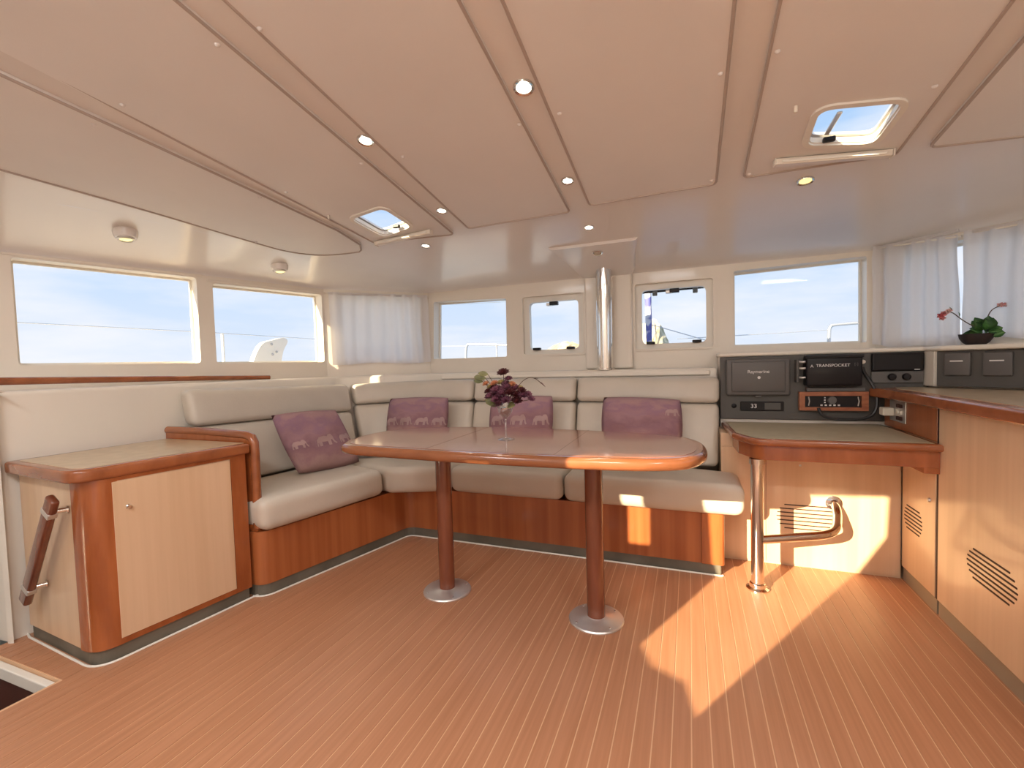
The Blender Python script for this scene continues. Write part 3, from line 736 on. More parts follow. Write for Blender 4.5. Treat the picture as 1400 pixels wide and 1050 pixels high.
tag(obj('socket', olathe([(.001, .006), (.009, .005), (.014, .002), (.014, 0)], (.243, 2.9435, .82), (0, -1, 0), 16), 'black', smooth=True), 'round black socket left of the small radio', 'socket')
vh = thing('transceiver', 'bulky black transceiver with white lettering in the middle of the console', 'radio', (.70, 2.9, .93))
obj('body', box(.590, .842, 2.862, 2.9435, .935, 1.100, .010, 3), 'black', vh, smooth=40)
obj('front_lip', box(.585, .846, 2.856, 2.866, 1.084, 1.100, .003), 'black', vh)
text('lettering', 'TRANSPOCKET', .022, (.71, 2.861, 1.045), exx, ey, 'print', vh)
text('lettering', 'A', .022, (.615, 2.861, 1.043), exx, ey, 'print', vh)
text('lettering', '[-]', .018, (.813, 2.861, 1.05), exx, ey, 'grey2', vh)
for z in (1.07, 1.035, .985): obj('bracket', tube(bez([(.560, 2.94, z), (.555, 2.905, z), (.575, 2.885, z-.004), (.592, 2.885, z-.002)], 4), .006, 8), 'steel', vh, smooth=True)
obj('bracket_plate', box(.548, .560, 2.885, 2.9435, .955, 1.08, .003), 'grey', vh)
obj('knob', olathe([(.001, .02), (.010, .019), (.012, 0)], (.858, 2.93, 1.06), (0, -1, 0), 12), 'ivory', vh, smooth=True)
tr = thing('stereo', 'reddish wood framed stereo unit under the black transceiver', 'radio', (.70, 2.92, .79))
fo = [(.566, .800), (.880, .800), (.880, .902), (.566, .902)]; fi = [(.592, .818), (.850, .818), (.850, .880), (.592, .880)]
obj('frame', solid(fill2d([fo, fi]), lambda x, z: (x, 2.905, z), lambda x, z: (x, 2.9435, z)), 'redwood', tr)
obj('front', box(.592, .850, 2.925, 2.9435, .818, .880), 'black', tr)
obj('top_cover', box(.600, .870, 2.91, 2.9435, .903, .925, .004), 'grey2', tr)
obj('dial', olathe([(.001, .008), (.020, .007), (.022, 0)], (.722, 2.925, .855), (0, -1, 0), 20), 'grey2', tr, smooth=True)
for k in range(5): obj('button', box(.668+.02*k, .678+.02*k, 2.922, 2.926, .824, .832), 'print', tr)
for k in range(3): obj('button', box(.685, .692, 2.922, 2.926, .84+.013*k, .846+.013*k), 'print', tr)
for x in (.612, .838): obj('side_clip', tube([(x, 2.92, .825), (x+.004, 2.918, .85), (x, 2.92, .874)], .003, 6), 'steel', tr, smooth=True)
cb = tube(bez([(.655, 2.905, .812), (.665, 2.88, .780), (.70, 2.865, .762), (.77, 2.86, .758), (.84, 2.865, .762), (.885, 2.87, .785), (.905, 2.875, .83), (.905, 2.885, .90), (.888, 2.90, .95), (.868, 2.925, 1.0), (.862, 2.935, 1.03)], 6), .0085, 8)
tag(obj('cable', cb, 'cable', smooth=True), 'thick black cable looping from the transceiver over the desk', 'cable')
sw = thing('display_unit', 'wide dark screen unit with two knobs at the right end of the console', 'instrument', (1.03, 2.92, .95))
obj('screen', box(.898, 1.118, 2.918, 2.9435, 1.008, 1.103, .008, 2), 'black', sw)
obj('base', box(.898, 1.118, 2.928, 2.9435, .945, 1.007, .004), 'grey2', sw)
for x in (.985, 1.045): obj('knob', olathe([(.001, .016), (.014, .015), (.018, .010), (.018, 0)], (x, 2.928, .978), (0, -1, 0), 18), 'black', sw, smooth=True)
obj('tag_plate', box(1.075, 1.098, 2.9165, 2.9185, 1.013, 1.017), 'print', sw)
for k, (u, lab) in enumerate(((.045, 'grey lidded switch box right of the pale divider'), (.185, 'grey lidded switch box at the right picture edge'))):
    g = thing('switch_box', lab, 'switch', p45(u+.045)+Vector((0, 0, .98)), 'grey lidded boxes on the side console')
    obj('lid', obox(p45(u), d45, n45, (0, 0, 1), (0, .098), (.0105, .026), (.985, 1.094), .006, 3), 'grey2', g, smooth=40)
    obj('mark', obox(p45(u), d45, n45, (0, 0, 1), (.024, .072), (.0255, .0268), (1.052, 1.058)), 'print', g)

# nav desk
dk = thing('chart_desk', 'small cherry edged chart desk below the instrument console', 'desk', (.6, 2.6, .62))
dloop = roundloop([(.175, 2.945), (.195, 2.50), (.27, 2.325), (.953, 2.318), (.953, 2.945)], [0, .05, .10, 0, 0], 6)
obj('desk_edge', slab(dloop, .694, .727, .012, 4), 'cherry_h', dk, smooth=40)
obj('desk_top', prism(offs(dloop, .022), .7262, .7285), 'deskgrey', dk)
aloop = roundloop([(.215, 2.70), (.225, 2.50), (.29, 2.355), (.953, 2.345), (.953, 2.70)], [0, .05, .08, 0, 0], 6)
obj('apron', prism(aloop, .626, .694), 'cherry', dk, smooth=30)
obj('apron_block', box(.90, .953, 2.346, 2.60, .600, .626, .002), 'cherry', dk)
leg = thing('desk_leg', 'polished chrome desk leg with curved footrest tube', 'leg', (.2925, 2.385, 0))
lx, ly = .2925, 2.385
obj('post', tube([(lx, ly, .01), (lx, ly, .626)], .0275, 28), 'chrome', leg, smooth=True)
obj('flange', lathe([(.001, 0), (.050, 0), (.050, .008), (.036, .014), (.034, .030), (.029, .034), (.001, .034)], (lx, ly, 0), 28), 'chrome', leg, smooth=40)
obj('collar', lathe([(.028, .600), (.034, .600), (.034, .626), (.028, .626)], (lx, ly, 0), 28), 'chrome', leg, smooth=40)
ft = obj('footrest', tube(bez([(lx+.01, ly, .238), (.46, 2.43, .252), (.585, 2.475, .262), (.640, 2.53, .275), (.668, 2.61, .305), (.676, 2.66, .335), (.676, 2.706, .352)], 8), .0195, 16), 'chrome', leg, smooth=True)
obj('wall_flange', olathe([(.020, .012), (.036, .008), (.036, 0), (.020, 0)], (.676, 2.708, .352), (0, -1, 0), 24), 'chrome', ft, smooth=True)
# wall under the desk
nw = struct('wall_nav', box(.158, .954, 2.712, 2.95, 0, .693), 'beech', 'pale wood wall below the chart desk', 'wall')
obj('panel', box(.158, .372, 2.706, 2.712, .012, .62, .001), 'beech', nw)
pn2 = obj('panel', box(.376, .950, 2.706, 2.712, .012, .62, .001), 'beech', nw)
for k in range(7):
    z = .325-.0205*k; h = .135*sqrt(max(0, 1-((k-3)/4.4)**2)); c = .557
    obj('vent_slot_shade', box(c-h, c+h, 2.7045, 2.7065, z-.0028, z+.0028), 'dark', nw)  # dark bar on the surface, coloured like the shade inside a slot
obj('screw_cap', olathe([(.001, .003), (.006, .002), (.006, 0)], (.53, 2.706, .535), (0, -1, 0), 10), 'steel', nw, smooth=True)

# ------------------------------------------------------------------ galley units and worktop on the right
gx = .956
def galley(y0, y1, label, vc, vn, knob):
    g = thing('galley_cabinet', label, 'cabinet', (gx+.3, (y0+y1)/2, 0), 'galley cabinets along the right side')
    xb = 1.30 if y1 > 2.5 else 1.60
    obj('carcass', box(gx+.006, xb, y0, y1, .062, .872), 'beech', g)
    dr = obj('door', box(gx-.004, gx+.006, y0+.003, y1-.003, .070, .622 if knob else .872, .002), 'beech', g)
    obj('kick_strip', box(gx+.004, xb, y0, y1, 0, .062), 'kick_metal', g)
    for k in range(vn):
        dy = vc[2]*sqrt(max(.05, 1-((k-(vn-1)/2)/(vn*.62))**2)); z = vc[1]-vc[3]*k; c = vc[0]
        obj('vent_slot_shade', box(gx-.0055, gx-.003, c-dy, c+dy, z-.003, z+.003), 'dark', g)  # recess shade given as a dark bar on the door face
    if knob:
        obj('lock_knob', olathe([(.001, .008), (.008, .007), (.010, 0)], (gx-.004, knob[0], knob[1]), (-1, 0, 0), 14), 'steel', g, smooth=True)
        obj('upper_panel', box(gx-.003, gx+.006, y0, y1+.22, .728, .873, .001), 'cherry_v', g)
    return g
galley(2.378, 2.700, 'narrow pale galley cabinet with a small vent beside the chart desk', (2.582, .384, .088, .0175), 7, (2.43, .47))
galley(1.60, 2.362, 'large pale galley cabinet with slanted dark vent at the right edge', (2.005, .386, .140, .0175), 7, None)
galley(.6, 1.59, 'pale galley cabinet beside the viewer, just out of the picture', (1.1, .3, .1, .0205), 7, None)
tag(obj('filler_strip', box(gx-.002, gx+.05, 2.3635, 2.3765, .070, .872), 'dark'), 'dark brown gap strip between the two galley cabinets', 'strip')
gt = thing('galley_worktop', 'galley worktop with thick reddish wooden edge on the right', 'worktop', (1.3, 1.6, .873))
wloop = [(.925, .55), (.908, 2.80), (.882, 2.935), (1.125, 2.935), (1.14, 2.84), (1.50, 2.48), (1.58, 2.54), (2.15, .75), (2.15, .55)]
wloop = roundloop(wloop, [0, .5, .02, 0, 0, 0, 0, 0, 0], 5)
obj('edge', slab(wloop, .874, .922, .012, 4), 'cherry_h', gt, smooth=40)
obj('surface', prism([(.965, .56), (.965, 2.80), (1.0, 2.925), (1.118, 2.925), (1.13, 2.83), (1.49, 2.475), (1.57, 2.53), (2.13, .75), (2.13, .56)], .9215, .9245), 'laminate', gt)
# plug and sockets on the side of the worktop
pg = thing('power_plug', 'ivory plug in a wall socket below the galley worktop end', 'plug', (.94, 2.80, .80))
obj('socket_plate', box(gx-.008, gx-.0035, 2.66, 2.84, .765, .866, .002), 'steel', pg)
obj('plug_body', box(gx-.055, gx-.008, 2.78, 2.835, .790, .830, .006), 'ivory', pg)
for y in (2.70, 2.735):
    for z in (.785, .815, .845): obj('switch', box(gx-.016, gx-.008, y-.010, y+.010, z-.009, z+.009, .002), 'dark' if z != .815 else 'ivory', pg)

# ------------------------------------------------------------------ cushions (pillows)
ELE = [(-.50, -.42), (-.46, -.02), (-.30, .18), (.0, .22), (.18, .16), (.24, .28), (.42, .30), (.52, .12), (.56, -.18), (.66, -.34), (.60, -.40), (.50, -.28), (.44, -.06), (.36, -.08), (.34, -.42), (.18, -.42), (.17, -.16), (-.16, -.14), (-.18, -.42), (-.34, -.42), (-.36, -.2), (-.42, -.2), (-.44, -.42)]
def pillow(name, org, ex, ey, w_, h_, th, label, motifs):
    """org centre; ex along the width, ey along the height; bulges both ways"""
    ex, ey = Vector(ex).normalized(), Vector(ey).normalized(); ez = ex.cross(ey); org = Vector(org)
    nu, nv = 18, 14
    def P(u, v, side):
        k = max(0, (1-u*u)*(1-v*v))**.42
        pin = 1-.055*(u*u)*(v*v)
        wob = .010*sin(5*u+3*v+org.x*9)+.006*sin(9*v-4*u)
        x = u*w_/2*(pin-.03*(1-v*v)*0)-0; y = v*h_/2*(pin)
        return org+ex*x+ey*y+ez*(side*th/2*k+wob*k)
    V = []; F = []
    for side in (1, -1):
        o0 = len(V)
        for j in range(nv+1):
            for i in range(nu+1): V.append(tuple(P(2*i/nu-1, 2*j/nv-1, side)))
        for j in range(nv):
            for i in range(nu):
                a = o0+j*(nu+1)+i; F.append((a, a+1, a+nu+2, a+nu+1) if side > 0 else (a, a+nu+1, a+nu+2, a+1))
    bm = bmesh.new(); vv = [bm.verts.new(v) for v in V]
    for f in F: bm.faces.new([vv[i] for i in f])
    bmesh.ops.remove_doubles(bm, verts=bm.verts, dist=1e-5)
    o = obj(name, bm, 'mauve', smooth='all'); tag(o, label, 'pillow', 'mauve elephant pillows on the sofa')
    for (cu, cv, su, sv) in motifs:
        vf = fill2d([[(cu+x*su, cv+y*sv) for x, y in ELE]], [cu-.3*su, cu, cu+.3*su], [cv])
        obj('elephant_motif', solid(vf, lambda u, v: P(u, v, 1)+ez*.0022, lambda u, v: P(u, v, 1)+ez*-.001), 'motif', o)
    return o
ROW = lambda v, n, s: [(-1+(2*i+1)/n, v, s, s*1.5) for i in range(n)]
ld = Vector((.268, .963, 0))
pillow('pillow', (-2.125, 2.15, .668), (ld.x, ld.y, -.02), (-.36, -.14, .93), .43, .39, .13, 'mauve square pillow with elephant motifs leaning on the left sofa back', [(-.72, -.08, .36, .36), (.02, -.05, .48, .48), (.66, -.05, .42, .42)])
pillow('pillow', (-1.77, 2.70, .745), (1, .10, .01), (0, .22, .97), .47, .29, .11, 'mauve elephant pillow in the sofa corner, half in sunlight', ROW(-.15, 4, .36))
pillow('pillow', (-1.00, 2.695, .755), (1, 0, .02), (0, .22, .97), .43, .29, .11, 'mauve elephant pillow behind the flower glass', ROW(-.05, 3, .42))
pillow('pillow', (-.262, 2.695, .745), (1, 0, -.035), (0, .22, .97), .45, .29, .11, 'mauve pillow on the right end of the sofa back', [(.75, .45, .3, .4)])

# ------------------------------------------------------------------ flowers in a wine glass on the table
vx, vy = -.775, 1.895; zt = .7612
gl = lathe([(.001, 0), (.038, .0005), (.038, .002), (.012, .006), (.0045, .012), (.004, .085), (.0075, .093), (.018, .104), (.030, .120), (.036, .140), (.036, .160), (.0335, .178), (.0318, .178), (.0342, .160), (.0342, .141), (.028, .122), (.016, .107), (.001, .101)], (vx, vy, zt), 28)
tag(obj('wine_glass', gl, 'crystal', smooth=40), 'stemmed wine glass holding flowers on the dining table', 'glass')
bq = thing('flower_bouquet', 'small bouquet of dark red and plum flowers in the wine glass', 'flowers', (vx, vy, zt+.11))
c0 = Vector((vx, vy, zt+.155))
def leafmesh(p, d, L, W, droop=.2, n=5, up=Vector((0, 0, 1))):
    d = Vector(d).normalized(); s_ = d.cross(up)
    s_ = s_.normalized() if s_.length > 1e-3 else Vector((1, 0, 0)); u = s_.cross(d); V = []; F = []
    for i in range(n+1):
        t = i/n; c = Vector(p)+d*L*t-up*droop*L*t*t; ww = W*sin(pi*min(1, .08+t*.92))*(1 if t < 1 else .05)
        V += [tuple(c-s_*ww+u*ww*.25), tuple(c), tuple(c+s_*ww+u*ww*.25), tuple(c-u*.0008)]
    for i in range(n):
        a = i*4; b = a+4
        F += [(a, b, b+1, a+1), (a+1, b+1, b+2, a+2), (a+2, b+2, b+3, a+3), (a+3, b+3, b, a)]
    return V, F
def flower(p, r, n, m, parent, name='blossom', rows=2, axis=(0, -.2, 1)):
    bms = []; q = Vector(axis).normalized().to_track_quat('Z', 'Y')
    for row in range(rows):
        for i in range(n):
            a = 2*pi*i/n+row*.4; tilt = .15+1.3*row/max(1, rows-1)*.85
            d = q@Vector((cos(a)*cos(tilt), sin(a)*cos(tilt), sin(tilt)))
            V, F = leafmesh(Vector(p), d, r*(1-.12*row), r*.42, -.12, 3, q@Vector((0, 0, 1)))
            bm = bmesh.new(); vv = [bm.verts.new(v) for v in V]
            for f in F:
                try: bm.faces.new([vv[k] for k in f])
                except ValueError: pass
            bms.append(bm)
    return obj(name, join(bms), m, parent, smooth='all')
R_ = random.Random(3)
fl_ = [((.0, -.01, .165), .026, 'rose'), ((.0, -.03, .06), .030, 'plum'), ((-.03, -.02, .075), .028, 'plum'), ((.035, -.03, .065), .027, 'rose'), ((-.02, -.045, .03), .026, 'plum'), ((.02, -.045, .025), .026, 'plum'), ((.06, -.01, .05), .024, 'rose'), ((.09, -.01, .05), .022, 'plum'), ((-.055, .0, .085), .024, 'rose'), ((-.045, -.01, .112), .02, 'orange'), ((-.02, .01, .115), .02, 'yellow'), ((.035, .0, .105), .02, 'orange'), ((.07, .01, .085), .018, 'yellow'), ((.005, .0, .11), .018, 'plum'), ((.11, .0, .055), .017, 'plum'), ((-.08, .0, .07), .018, 'rose'), ((-.02, -.03, .005), .024, 'plum'), ((.015, -.02, .09), .024, 'plum'), ((.065, -.02, .02), .022, 'rose'), ((-.065, -.02, .045), .022, 'plum'), ((-.09, .0, .11), .018, 'orange'), ((.05, .0, .085), .022, 'plum'), ((-.04, .0, .05), .024, 'rose'), ((.125, .0, .03), .016, 'plum'), ((.085, -.01, .075), .018, 'rose'), ((-.07, .0, .095), .017, 'yellow'), ((.02, .0, .135), .017, 'plum')]
for (dx, dy, dz), r, m in fl_:
    dz *= .86; p = c0+Vector((dx, dy, dz))
    obj('stem', tube(bez([c0+Vector((dx*.12, dy*.12, -.015)), c0+Vector((dx*.5, dy*.5, dz*.5)), p], 3), .0016, 5), 'stem', bq)
    flower(p, r*(1.25 if m in ('plum', 'rose') else 1.1), 8, m, bq, 'blossom', 4, (dx*4, -.5, 1))
for (dx, dz, L) in [(-.115, .135, .05), (-.135, .12, .045), (-.10, .155, .05), (-.145, .14, .035)]:
    p = c0+Vector((dx*.8, 0, dz*.9)); obj('stem', tube([c0, c0+Vector((dx*.45, 0, dz*.55)), p], .0015, 5), 'stem', bq)
    obj('leaf', leafmesh(p, (dx, -.03, .02), L, .013, .1, 5, Vector((.2, -1, .4))), 'leaf_olive', bq)
for (dx, dz) in [(-.06, .03), (-.085, .04), (-.045, .01), (-.075, .02), (.05, .0), (-.035, .02)]:
    obj('leaf', leafmesh(c0+Vector((dx*.4, -.02, dz*.6)), (dx, -.03, .005), .055, .017, .1, 5, Vector((.2, -1, .5))), 'leaf_olive', bq)
sp_ = bez([c0, c0+Vector((.07, 0, .09)), c0+Vector((.11, 0, .12)), c0+Vector((.145, 0, .118)), c0+Vector((.175, 0, .095))], 5)
obj('stem', tube(sp_, .0016, 5), 'stem', bq)
for p, d in ((sp_[14], (.9, 0, -.1)), (sp_[-3], (.8, 0, -.5)), (sp_[-1], (.7, 0, -.6))): obj('bud', leafmesh(p, d, .022, .005, 0, 4), 'rose', bq)

# ------------------------------------------------------------------ potted plant on the console ledge
px, py, pz = 1.262, 2.79, 1.1305
tag(obj('plant_pot', lathe([(.001, 0), (.034, 0), (.046, .010), (.058, .030), (.062, .050), (.055, .047), (.001, .043)], (px-.004, py, pz), 20), 'soil', smooth=40), 'low dark plant pot on the ledge in front of the right curtain', 'pot')
pt = thing('flowering_plant', 'green leafed plant with two arching pink flower stems in the dark pot', 'plant', (px, py, pz+.045))
pc = Vector((px+.02, py-.01, pz+.046))
for k in range(26):
    a = 2*pi*k/26*3.0+.3*(k % 3); el = .05+.36*(k % 4)
    d = Vector((cos(a)*cos(el), sin(a)*cos(el)*.7, sin(el)))
    upv = Vector((.35*cos(k), -1, .3+.5*(k % 2))) if k % 3 else Vector((0, 0, 1))
    obj('leaf', leafmesh(pc+Vector((cos(a)*.012, sin(a)*.01-.01, .002+.009*(k % 4))), d, .044+.010*(k % 3), .023, .12, 5, upv), 'leaf', pt, smooth='all')
ex_ = rt0
def R3(a, b): return pc+ex_*a+Vector((0, 0, b))
s1_ = bez([R3(-.01, .03), R3(-.06, .045), R3(-.105, .072), R3(-.15, .105), R3(-.185, .108)], 5); s2_ = bez([R3(.0, .05), R3(.015, .08), R3(.035, .112), R3(.07, .128), R3(.10, .128)], 5)
for S_ in (s1_, s2_): obj('flower_stem', tube(S_, .0022, 6), 'stem', pt, smooth=True)
for p, r in ((R3(-.185, .10), .018), (R3(-.20, .09), .019), (R3(-.165, .112), .015), (R3(-.195, .078), .015), (R3(.075, .132), .016), (R3(.095, .133), .015)):
    flower(p, r, 5, 'pink', pt, 'blossom', 2, (-.3, -.6, .5))
for p, d in ((R3(-.15, .112), (-.2, 0, .4)), (R3(.11, .126), (.9, .3, -.1)), (R3(-.115, .085), (-.1, 0, .6))): obj('bud', leafmesh(p, d, .022, .006, 0, 4), 'leaf', pt)

# ------------------------------------------------------------------ curtains
def curtain(f0, nrm, s0, s1, z0, z1, nf, label, amp=.014, off=.055, slant=0, zr=0, seedv=1):
    rr = random.Random(seedv); ph = [rr.uniform(-.6, .6) for _ in range(nf+2)]
    nu, nv = nf*10, 16; V = []; F = []
    for j in range(nv+1):
        v = j/nv
        for i in range(nu+1):
            u = i/nu; k = u*nf; i0 = min(int(k), nf); f = k-i0
            pha = ph[i0]*(1-f)+ph[i0+1]*f
            a = amp*(.55+.45*v)*(1+.5*ph[i0])
            if v > .93: a *= .6
            y = a*sin(2*pi*(k+pha*.5))+.005*sin(7*u+9*v)
            s_ = s0+(s1-s0)*u+.010*sin(6*u+2.2)*(1-v)+slant*(1-v)*(u-.5)
            z = z0+(z1-z0)*v+.006*sin(9*u+seedv)*(1-v)+zr*u
            V.append(tuple(f0(s_, z)-nrm*(off+y)))
        
    for j in range(nv):
        for i in range(nu):
            a = j*(nu+1)+i; F.append((a, a+1, a+nu+2, a+nu+1))
    o = thing('curtain', label, 'curtain', tuple(f0((s0+s1)/2, z0)-nrm*off), 'white sheer curtains at the corner windows')
    obj('cloth', (V, F), 'sheer', o, smooth='all')
    obj('hem', obox(f0(0, 0)-nrm*off, (f0(1, 0)-f0(0, 0)), -nrm, (0, 0, 1), (s0, s1), (-.006, .006), (z1-.018, z1-.004), .002), 'sheer', o)
    a = f0(s0-.01, z1-.012)-nrm*(off-.0); b = f0(s1+.01, z1-.012+zr)-nrm*(off-.0)
    obj('rod', tube([a, b], .005, 8), 'white', o, smooth=True)
    return o
curtain(cf, cn, .03, .76, 1.135, 1.665, 7, 'gathered white sheer curtain at the left corner window', .020, .035, .0, 0, 4)
curtain(rf, rn, .01, .375, 1.150, 1.705, 5, 'white sheer curtain at the right corner, next to the wide front window', .018, .035, .02, -.03, 2)
curtain(rf, rn, .395, .775, 1.165, 1.685, 4, 'white sheer curtain at the right edge behind the potted plant', .016, .030, .02, -.02, 5)

# ------------------------------------------------------------------ recessed lights
def downlight(x, y, label, r=.029, m='lamp', z=None, nrm=None, power=1.0):
    z = zc(x, y) if z is None else z
    n_ = Vector(nrm) if nrm else Vector((0, -.167, -1)).normalized()
    P = Vector((x, y, z))
    o = thing('ceiling_light', label, 'lamp', P, 'recessed ceiling lights')
    obj('ring', olathe([(r*.72, .001), (r, .001), (r, .004), (r*.93, .009), (r*.72, .006), (r*.72, .001)], P, n_, 24), 'chrome', o, smooth=True)
    obj('lens', olathe([(.0005, .009), (r*.4, .008), (r*.70, .004), (r*.71, .0005)], P, n_, 20), m, o, smooth=True)
    if power:
        l = bpy.data.lights.new('glow', 'SPOT'); l.energy = power; l.color = (1, .92, .80); l.spot_size = radians(120); l.spot_blend = .7; l.shadow_soft_size = .025
        lo = bpy.data.objects.new('glow', l); COL.objects.link(lo); lo.parent = o; lo.location = n_*.02
        lo.rotation_euler = n_.to_track_quat('-Z', 'Y').to_euler()
    return o
PW = 3.0
downlight(-1.158, 1.484, 'recessed ceiling light between panels, left strip, nearer the viewer', r=.034, power=PW)
downlight(-.495, 1.451, 'brightest recessed ceiling light, centre strip, nearest the viewer', r=.036, power=PW)
downlight(-1.163, 2.069, 'recessed ceiling light at the far end of the left strip by the hatch', power=PW)
downlight(-.495, 2.022, 'recessed ceiling light at the far end of the centre strip', power=PW)
downlight(-.499, 2.495, 'recessed ceiling light just in front of the post fairing', power=PW)
downlight(-1.471, 2.407, 'recessed ceiling light just forward of the left hatch blind', power=PW)
downlight(.470, 2.299, 'yellowish recessed ceiling light forward of the right hatch', r=.034, m='lamp_y', power=PW)
# two lights in round housings on the port cove
for (x, y, z, lab) in ((-2.615, 1.455, 1.780, 'glowing yellow light in a round housing over the first left window'), (-2.455, 2.231, 1.742, 'small light in a round housing over the second left window')):
    hs = thing('wall_light', lab, 'lamp', (x, y, z), 'lights over the left windows')
    obj('housing', olathe([(.030, 0), (.044, .004), (.050, .02), (.056, .10), (.06, .16)], (x, y, z), (-.15, .05, 1), 24), 'liner', hs, smooth=40)
    obj('ring', olathe([(.026, .002), (.036, .002), (.036, -.004), (.030, -.008), (.026, -.004), (.026, .002)], (x, y, z), (-.15, .05, 1), 24), 'steel', hs, smooth=True)
    obj('lens', olathe([(.0005, -.009), (.016, -.008), (.0255, -.003), (.0255, .001)], (x, y, z), (-.15, .05, 1), 20), 'lamp_y', hs, smooth=True)
    l = bpy.data.lights.new('glow', 'SPOT'); l.energy = .8; l.color = (1, .8, .4); l.spot_size = radians(130); l.spot_blend = .8; l.shadow_soft_size = .02
    lo = bpy.data.objects.new('glow', l); COL.objects.link(lo); lo.parent = hs; lo.location = (0, 0, -.02)
# unseen lamps added behind the viewer to fill the cabin with light
for k, (x, y) in enumerate(((-1.6, -.35), (-.2, -.45), (1.2, -.2))):
    z = zc(x, y)-.02
    o = thing('fill_lamp', 'added flat fill lamp behind the viewer, %s' % ('over the stairwell', 'over the cabin door', 'over the galley')[k], 'lamp', (x, y, z), 'added fill lamps behind the viewer')
    obj('casing', box(x-.30, x+.30, y-.16, y+.16, z-.015, z, .005), 'white', o)
    l = bpy.data.lights.new('glow', 'AREA'); l.shape = 'RECTANGLE'; l.size = .58; l.size_y = .3; l.energy = 27; l.color = (.97, .98, 1.0)
    lo = bpy.data.objects.new('glow', l); COL.objects.link(lo); lo.parent = o; lo.location = (0, 0, -.02)

# ------------------------------------------------------------------ outside: deck, rails, sea, shore
dk_out = [(-5.2, -3), (-5.0, 2), (-3.6, 5.2), (2.6, 5.2), (4.0, 2), (4.2, -3)]
struct('deck', prism(dk_out, .30, .36, [[(-3.45, -1.0), (-3.45, .4), (-2.65, 2.78), (-2.0, 3.4), (1.05, 3.4), (1.7, 2.78), (2.5, .4), (2.5, -1.0)]]), 'deck', 'white deck around the cabin', 'deck')
sea = struct('sea', ([(-3000, -3000, -1.4), (3000, -3000, -1.4), (3000, 3000, -1.4), (-3000, 3000, -1.4)], [(0, 1, 2, 3)]), 'sea', 'open sea around the boat', 'sea')
# lifeline and stanchions on the port side, pulpit rails forward
LW = [(-4.02, 1.2, 1.452), (-3.906, 1.557, 1.447), (-3.6, 2.50, 1.424), (-3.302, 3.419, 1.389), (-2.80, 4.55, 1.33), (-2.33, 4.60, 1.32)]
for k, (z, lab) in enumerate(((0, 'thin upper guard wire along the port deck edge'),)):
    tag(obj('guard_wire', tube(LW, .004, 6), 'rail', smooth=True), lab, 'wire')
def stanchion(x, y, z, label):
    o = thing('stanchion', label, 'post', (x, y, .36), 'guard rail stanchions')
    obj('pole', tube([(x, y, .37), (x, y, z)], .011, 10), 'deck', o, smooth=True)
    obj('base', lathe([(.001, .36), (.04, .36), (.04, .368), (.018, .39), (.001, .39)], (x, y, 0), 14), 'rail', o, smooth=True)
stanchion(-3.56, 2.632, 1.42, 'white guard rail post outside the second left window')
def pulpit(pts, legs, label):
    o = thing('pulpit_rail', label, 'railing', (*pts[0][:2], .36), 'bow rails')
    obj('rail', tube(bez(pts, 4), .014, 10), 'rail', o, smooth=True)
    for x, y, z in legs: obj('leg', tube([(x, y, .37), (x, y, z)], .010, 8), 'rail', o, smooth=True)
pulpit([(-2.345, 4.6, .37), (-2.343, 4.6, 1.1), (-2.335, 4.6, 1.28), (-2.32, 4.6, 1.325), (-2.28, 4.6, 1.338), (-2.0, 4.6, 1.322), (-1.70, 4.6, 1.30)], [(-1.961, 4.6, 1.32)], 'bent steel bow rail outside the front window left of the post')
pulpit([(1.110, 4.6, .37), (1.111, 4.6, 1.1), (1.114, 4.6, 1.30), (1.125, 4.6, 1.342), (1.16, 4.6, 1.356), (1.401, 4.6, 1.366), (1.8, 4.6, 1.375)], [(1.341, 4.6, 1.363)], 'bent steel bow rail outside the wide front window')
tag(obj('guard_wire', tube([(-.1, 4.6, 1.295), (.381, 4.6, 1.301), (1.112, 4.6, 1.315)], .004, 6), 'rail', smooth=True), 'thin guard wire across the wide front window', 'wire')
finp = bez([(2.60, 1.0, 0), (2.622, 1.146, 0), (2.664, 1.262, 0), (2.709, 1.327, 0), (2.78, 1.352, 0), (2.86, 1.373, 0), (2.893, 1.343, 0), (2.855, 1.263, 0), (2.832, 1.142, 0), (2.82, 1.0, 0), (2.815, .37, 0)], 3)
finl = [(p.x, p.y) for p in finp]+[(2.60, .37)]
fvx = lambda y: -3.245+(y-2.622)*.324
fo_ = thing('helm_seat', 'white moulded seat back standing on deck outside the second left window', 'seat', (-3.2, 2.72, .36))
obj('shell', solid(fill2d([finl]), lambda y, z: (fvx(y)+.02, y, z), lambda y, z: (fvx(y)-.03, y, z)), 'deck', fo_, smooth=30)
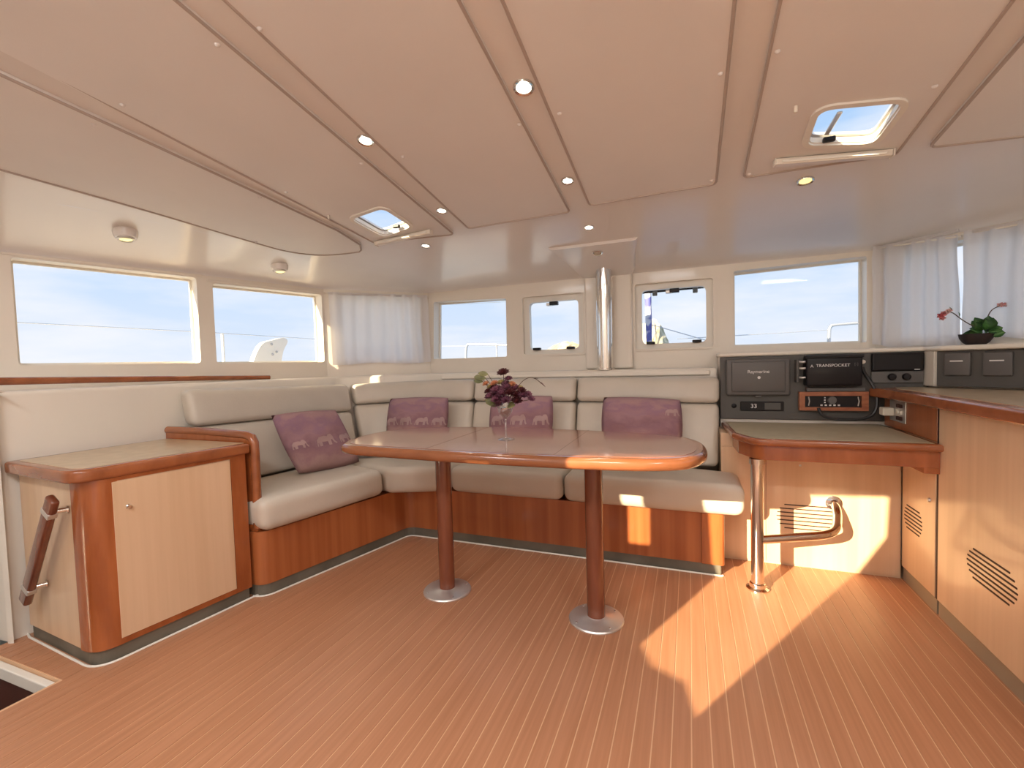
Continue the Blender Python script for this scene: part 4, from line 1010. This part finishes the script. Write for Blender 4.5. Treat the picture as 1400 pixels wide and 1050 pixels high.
for y, z in ((2.765, 1.318), (2.80, 1.255), (2.77, 1.235)): obj('bolt', olathe([(.001, .006), (.010, .005), (.010, 0)], (fvx(y)+.02, y, z), (.95, -.3, 0), 10), 'rail', fo_, smooth=True)
# furled sail with blue rope, stays, foredeck bar
fr_ = thing('furled_sail', 'blue and white roped furling line hanging outside the right opening window', 'rope', (-.31, 4.0, .36))
obj('rope', tube([(-.303, 4.0, .37), (-.312, 4.0, 1.38), (-.322, 4.0, 2.9)], [.006, .026, .028], 12), 'rope', fr_, smooth=True)
obj('bar', tube([(-.40, 3.40, 1.585), (.16, 3.40, 1.592)], .011, 10), 'black', fr_, smooth=True)
for x in (-.22, .045): obj('clamp', box(x-.016, x+.016, 3.385, 3.415, 1.555, 1.612, .004), 'grey2', fr_)
obj('sheet_line', tube([(-.315, 4.0, 1.407), (-.207, 4.0, 1.368), (.183, 4.0, 1.229), (.42, 4.0, 1.145), (.60, 4.0, .37)], .004, 6), 'rail', fr_, smooth=True)
# island beyond the bow: front shore, ridge, back shore
prof = [(-95, -1.4), (-80, 1.0), (-67, 2.5), (-61.4, 6.6), (-56, 9.4), (-51, 10.5), (-46, 9.3), (-39.5, 7.1), (-30, 8.6), (-22, 13), (-17.6, 16.7), (-13.8, 18), (-10.3, 14.5), (-7.5, 7.7), (-4, 2.0), (2, -1.4)]
pts = bez([(x, 0, z) for x, z in prof], 4); nP = len(pts); rh = random.Random(5); V = []; F = []
for j, (dy, kz) in enumerate(((-22, 0), (-15, .38), (-8, .72), (-2, .96), (0, 1.0), (12, .6), (30, 0))):
    for p in pts:
        z = -1.4+(p.z+1.4)*kz
        V.append((p.x+rh.uniform(-.6, .6), 200+dy+rh.uniform(-1, 1), z+(rh.uniform(-.5, .5) if 0 < kz else 0)))
for j in range(6):
    for i in range(nP-1): F.append((j*nP+i, j*nP+i+1, (j+1)*nP+i+1, (j+1)*nP+i))
isl = tag(obj('island', (V, F), 'hill'), 'dry brown island seen through the small opening windows', 'island', kind='structure')
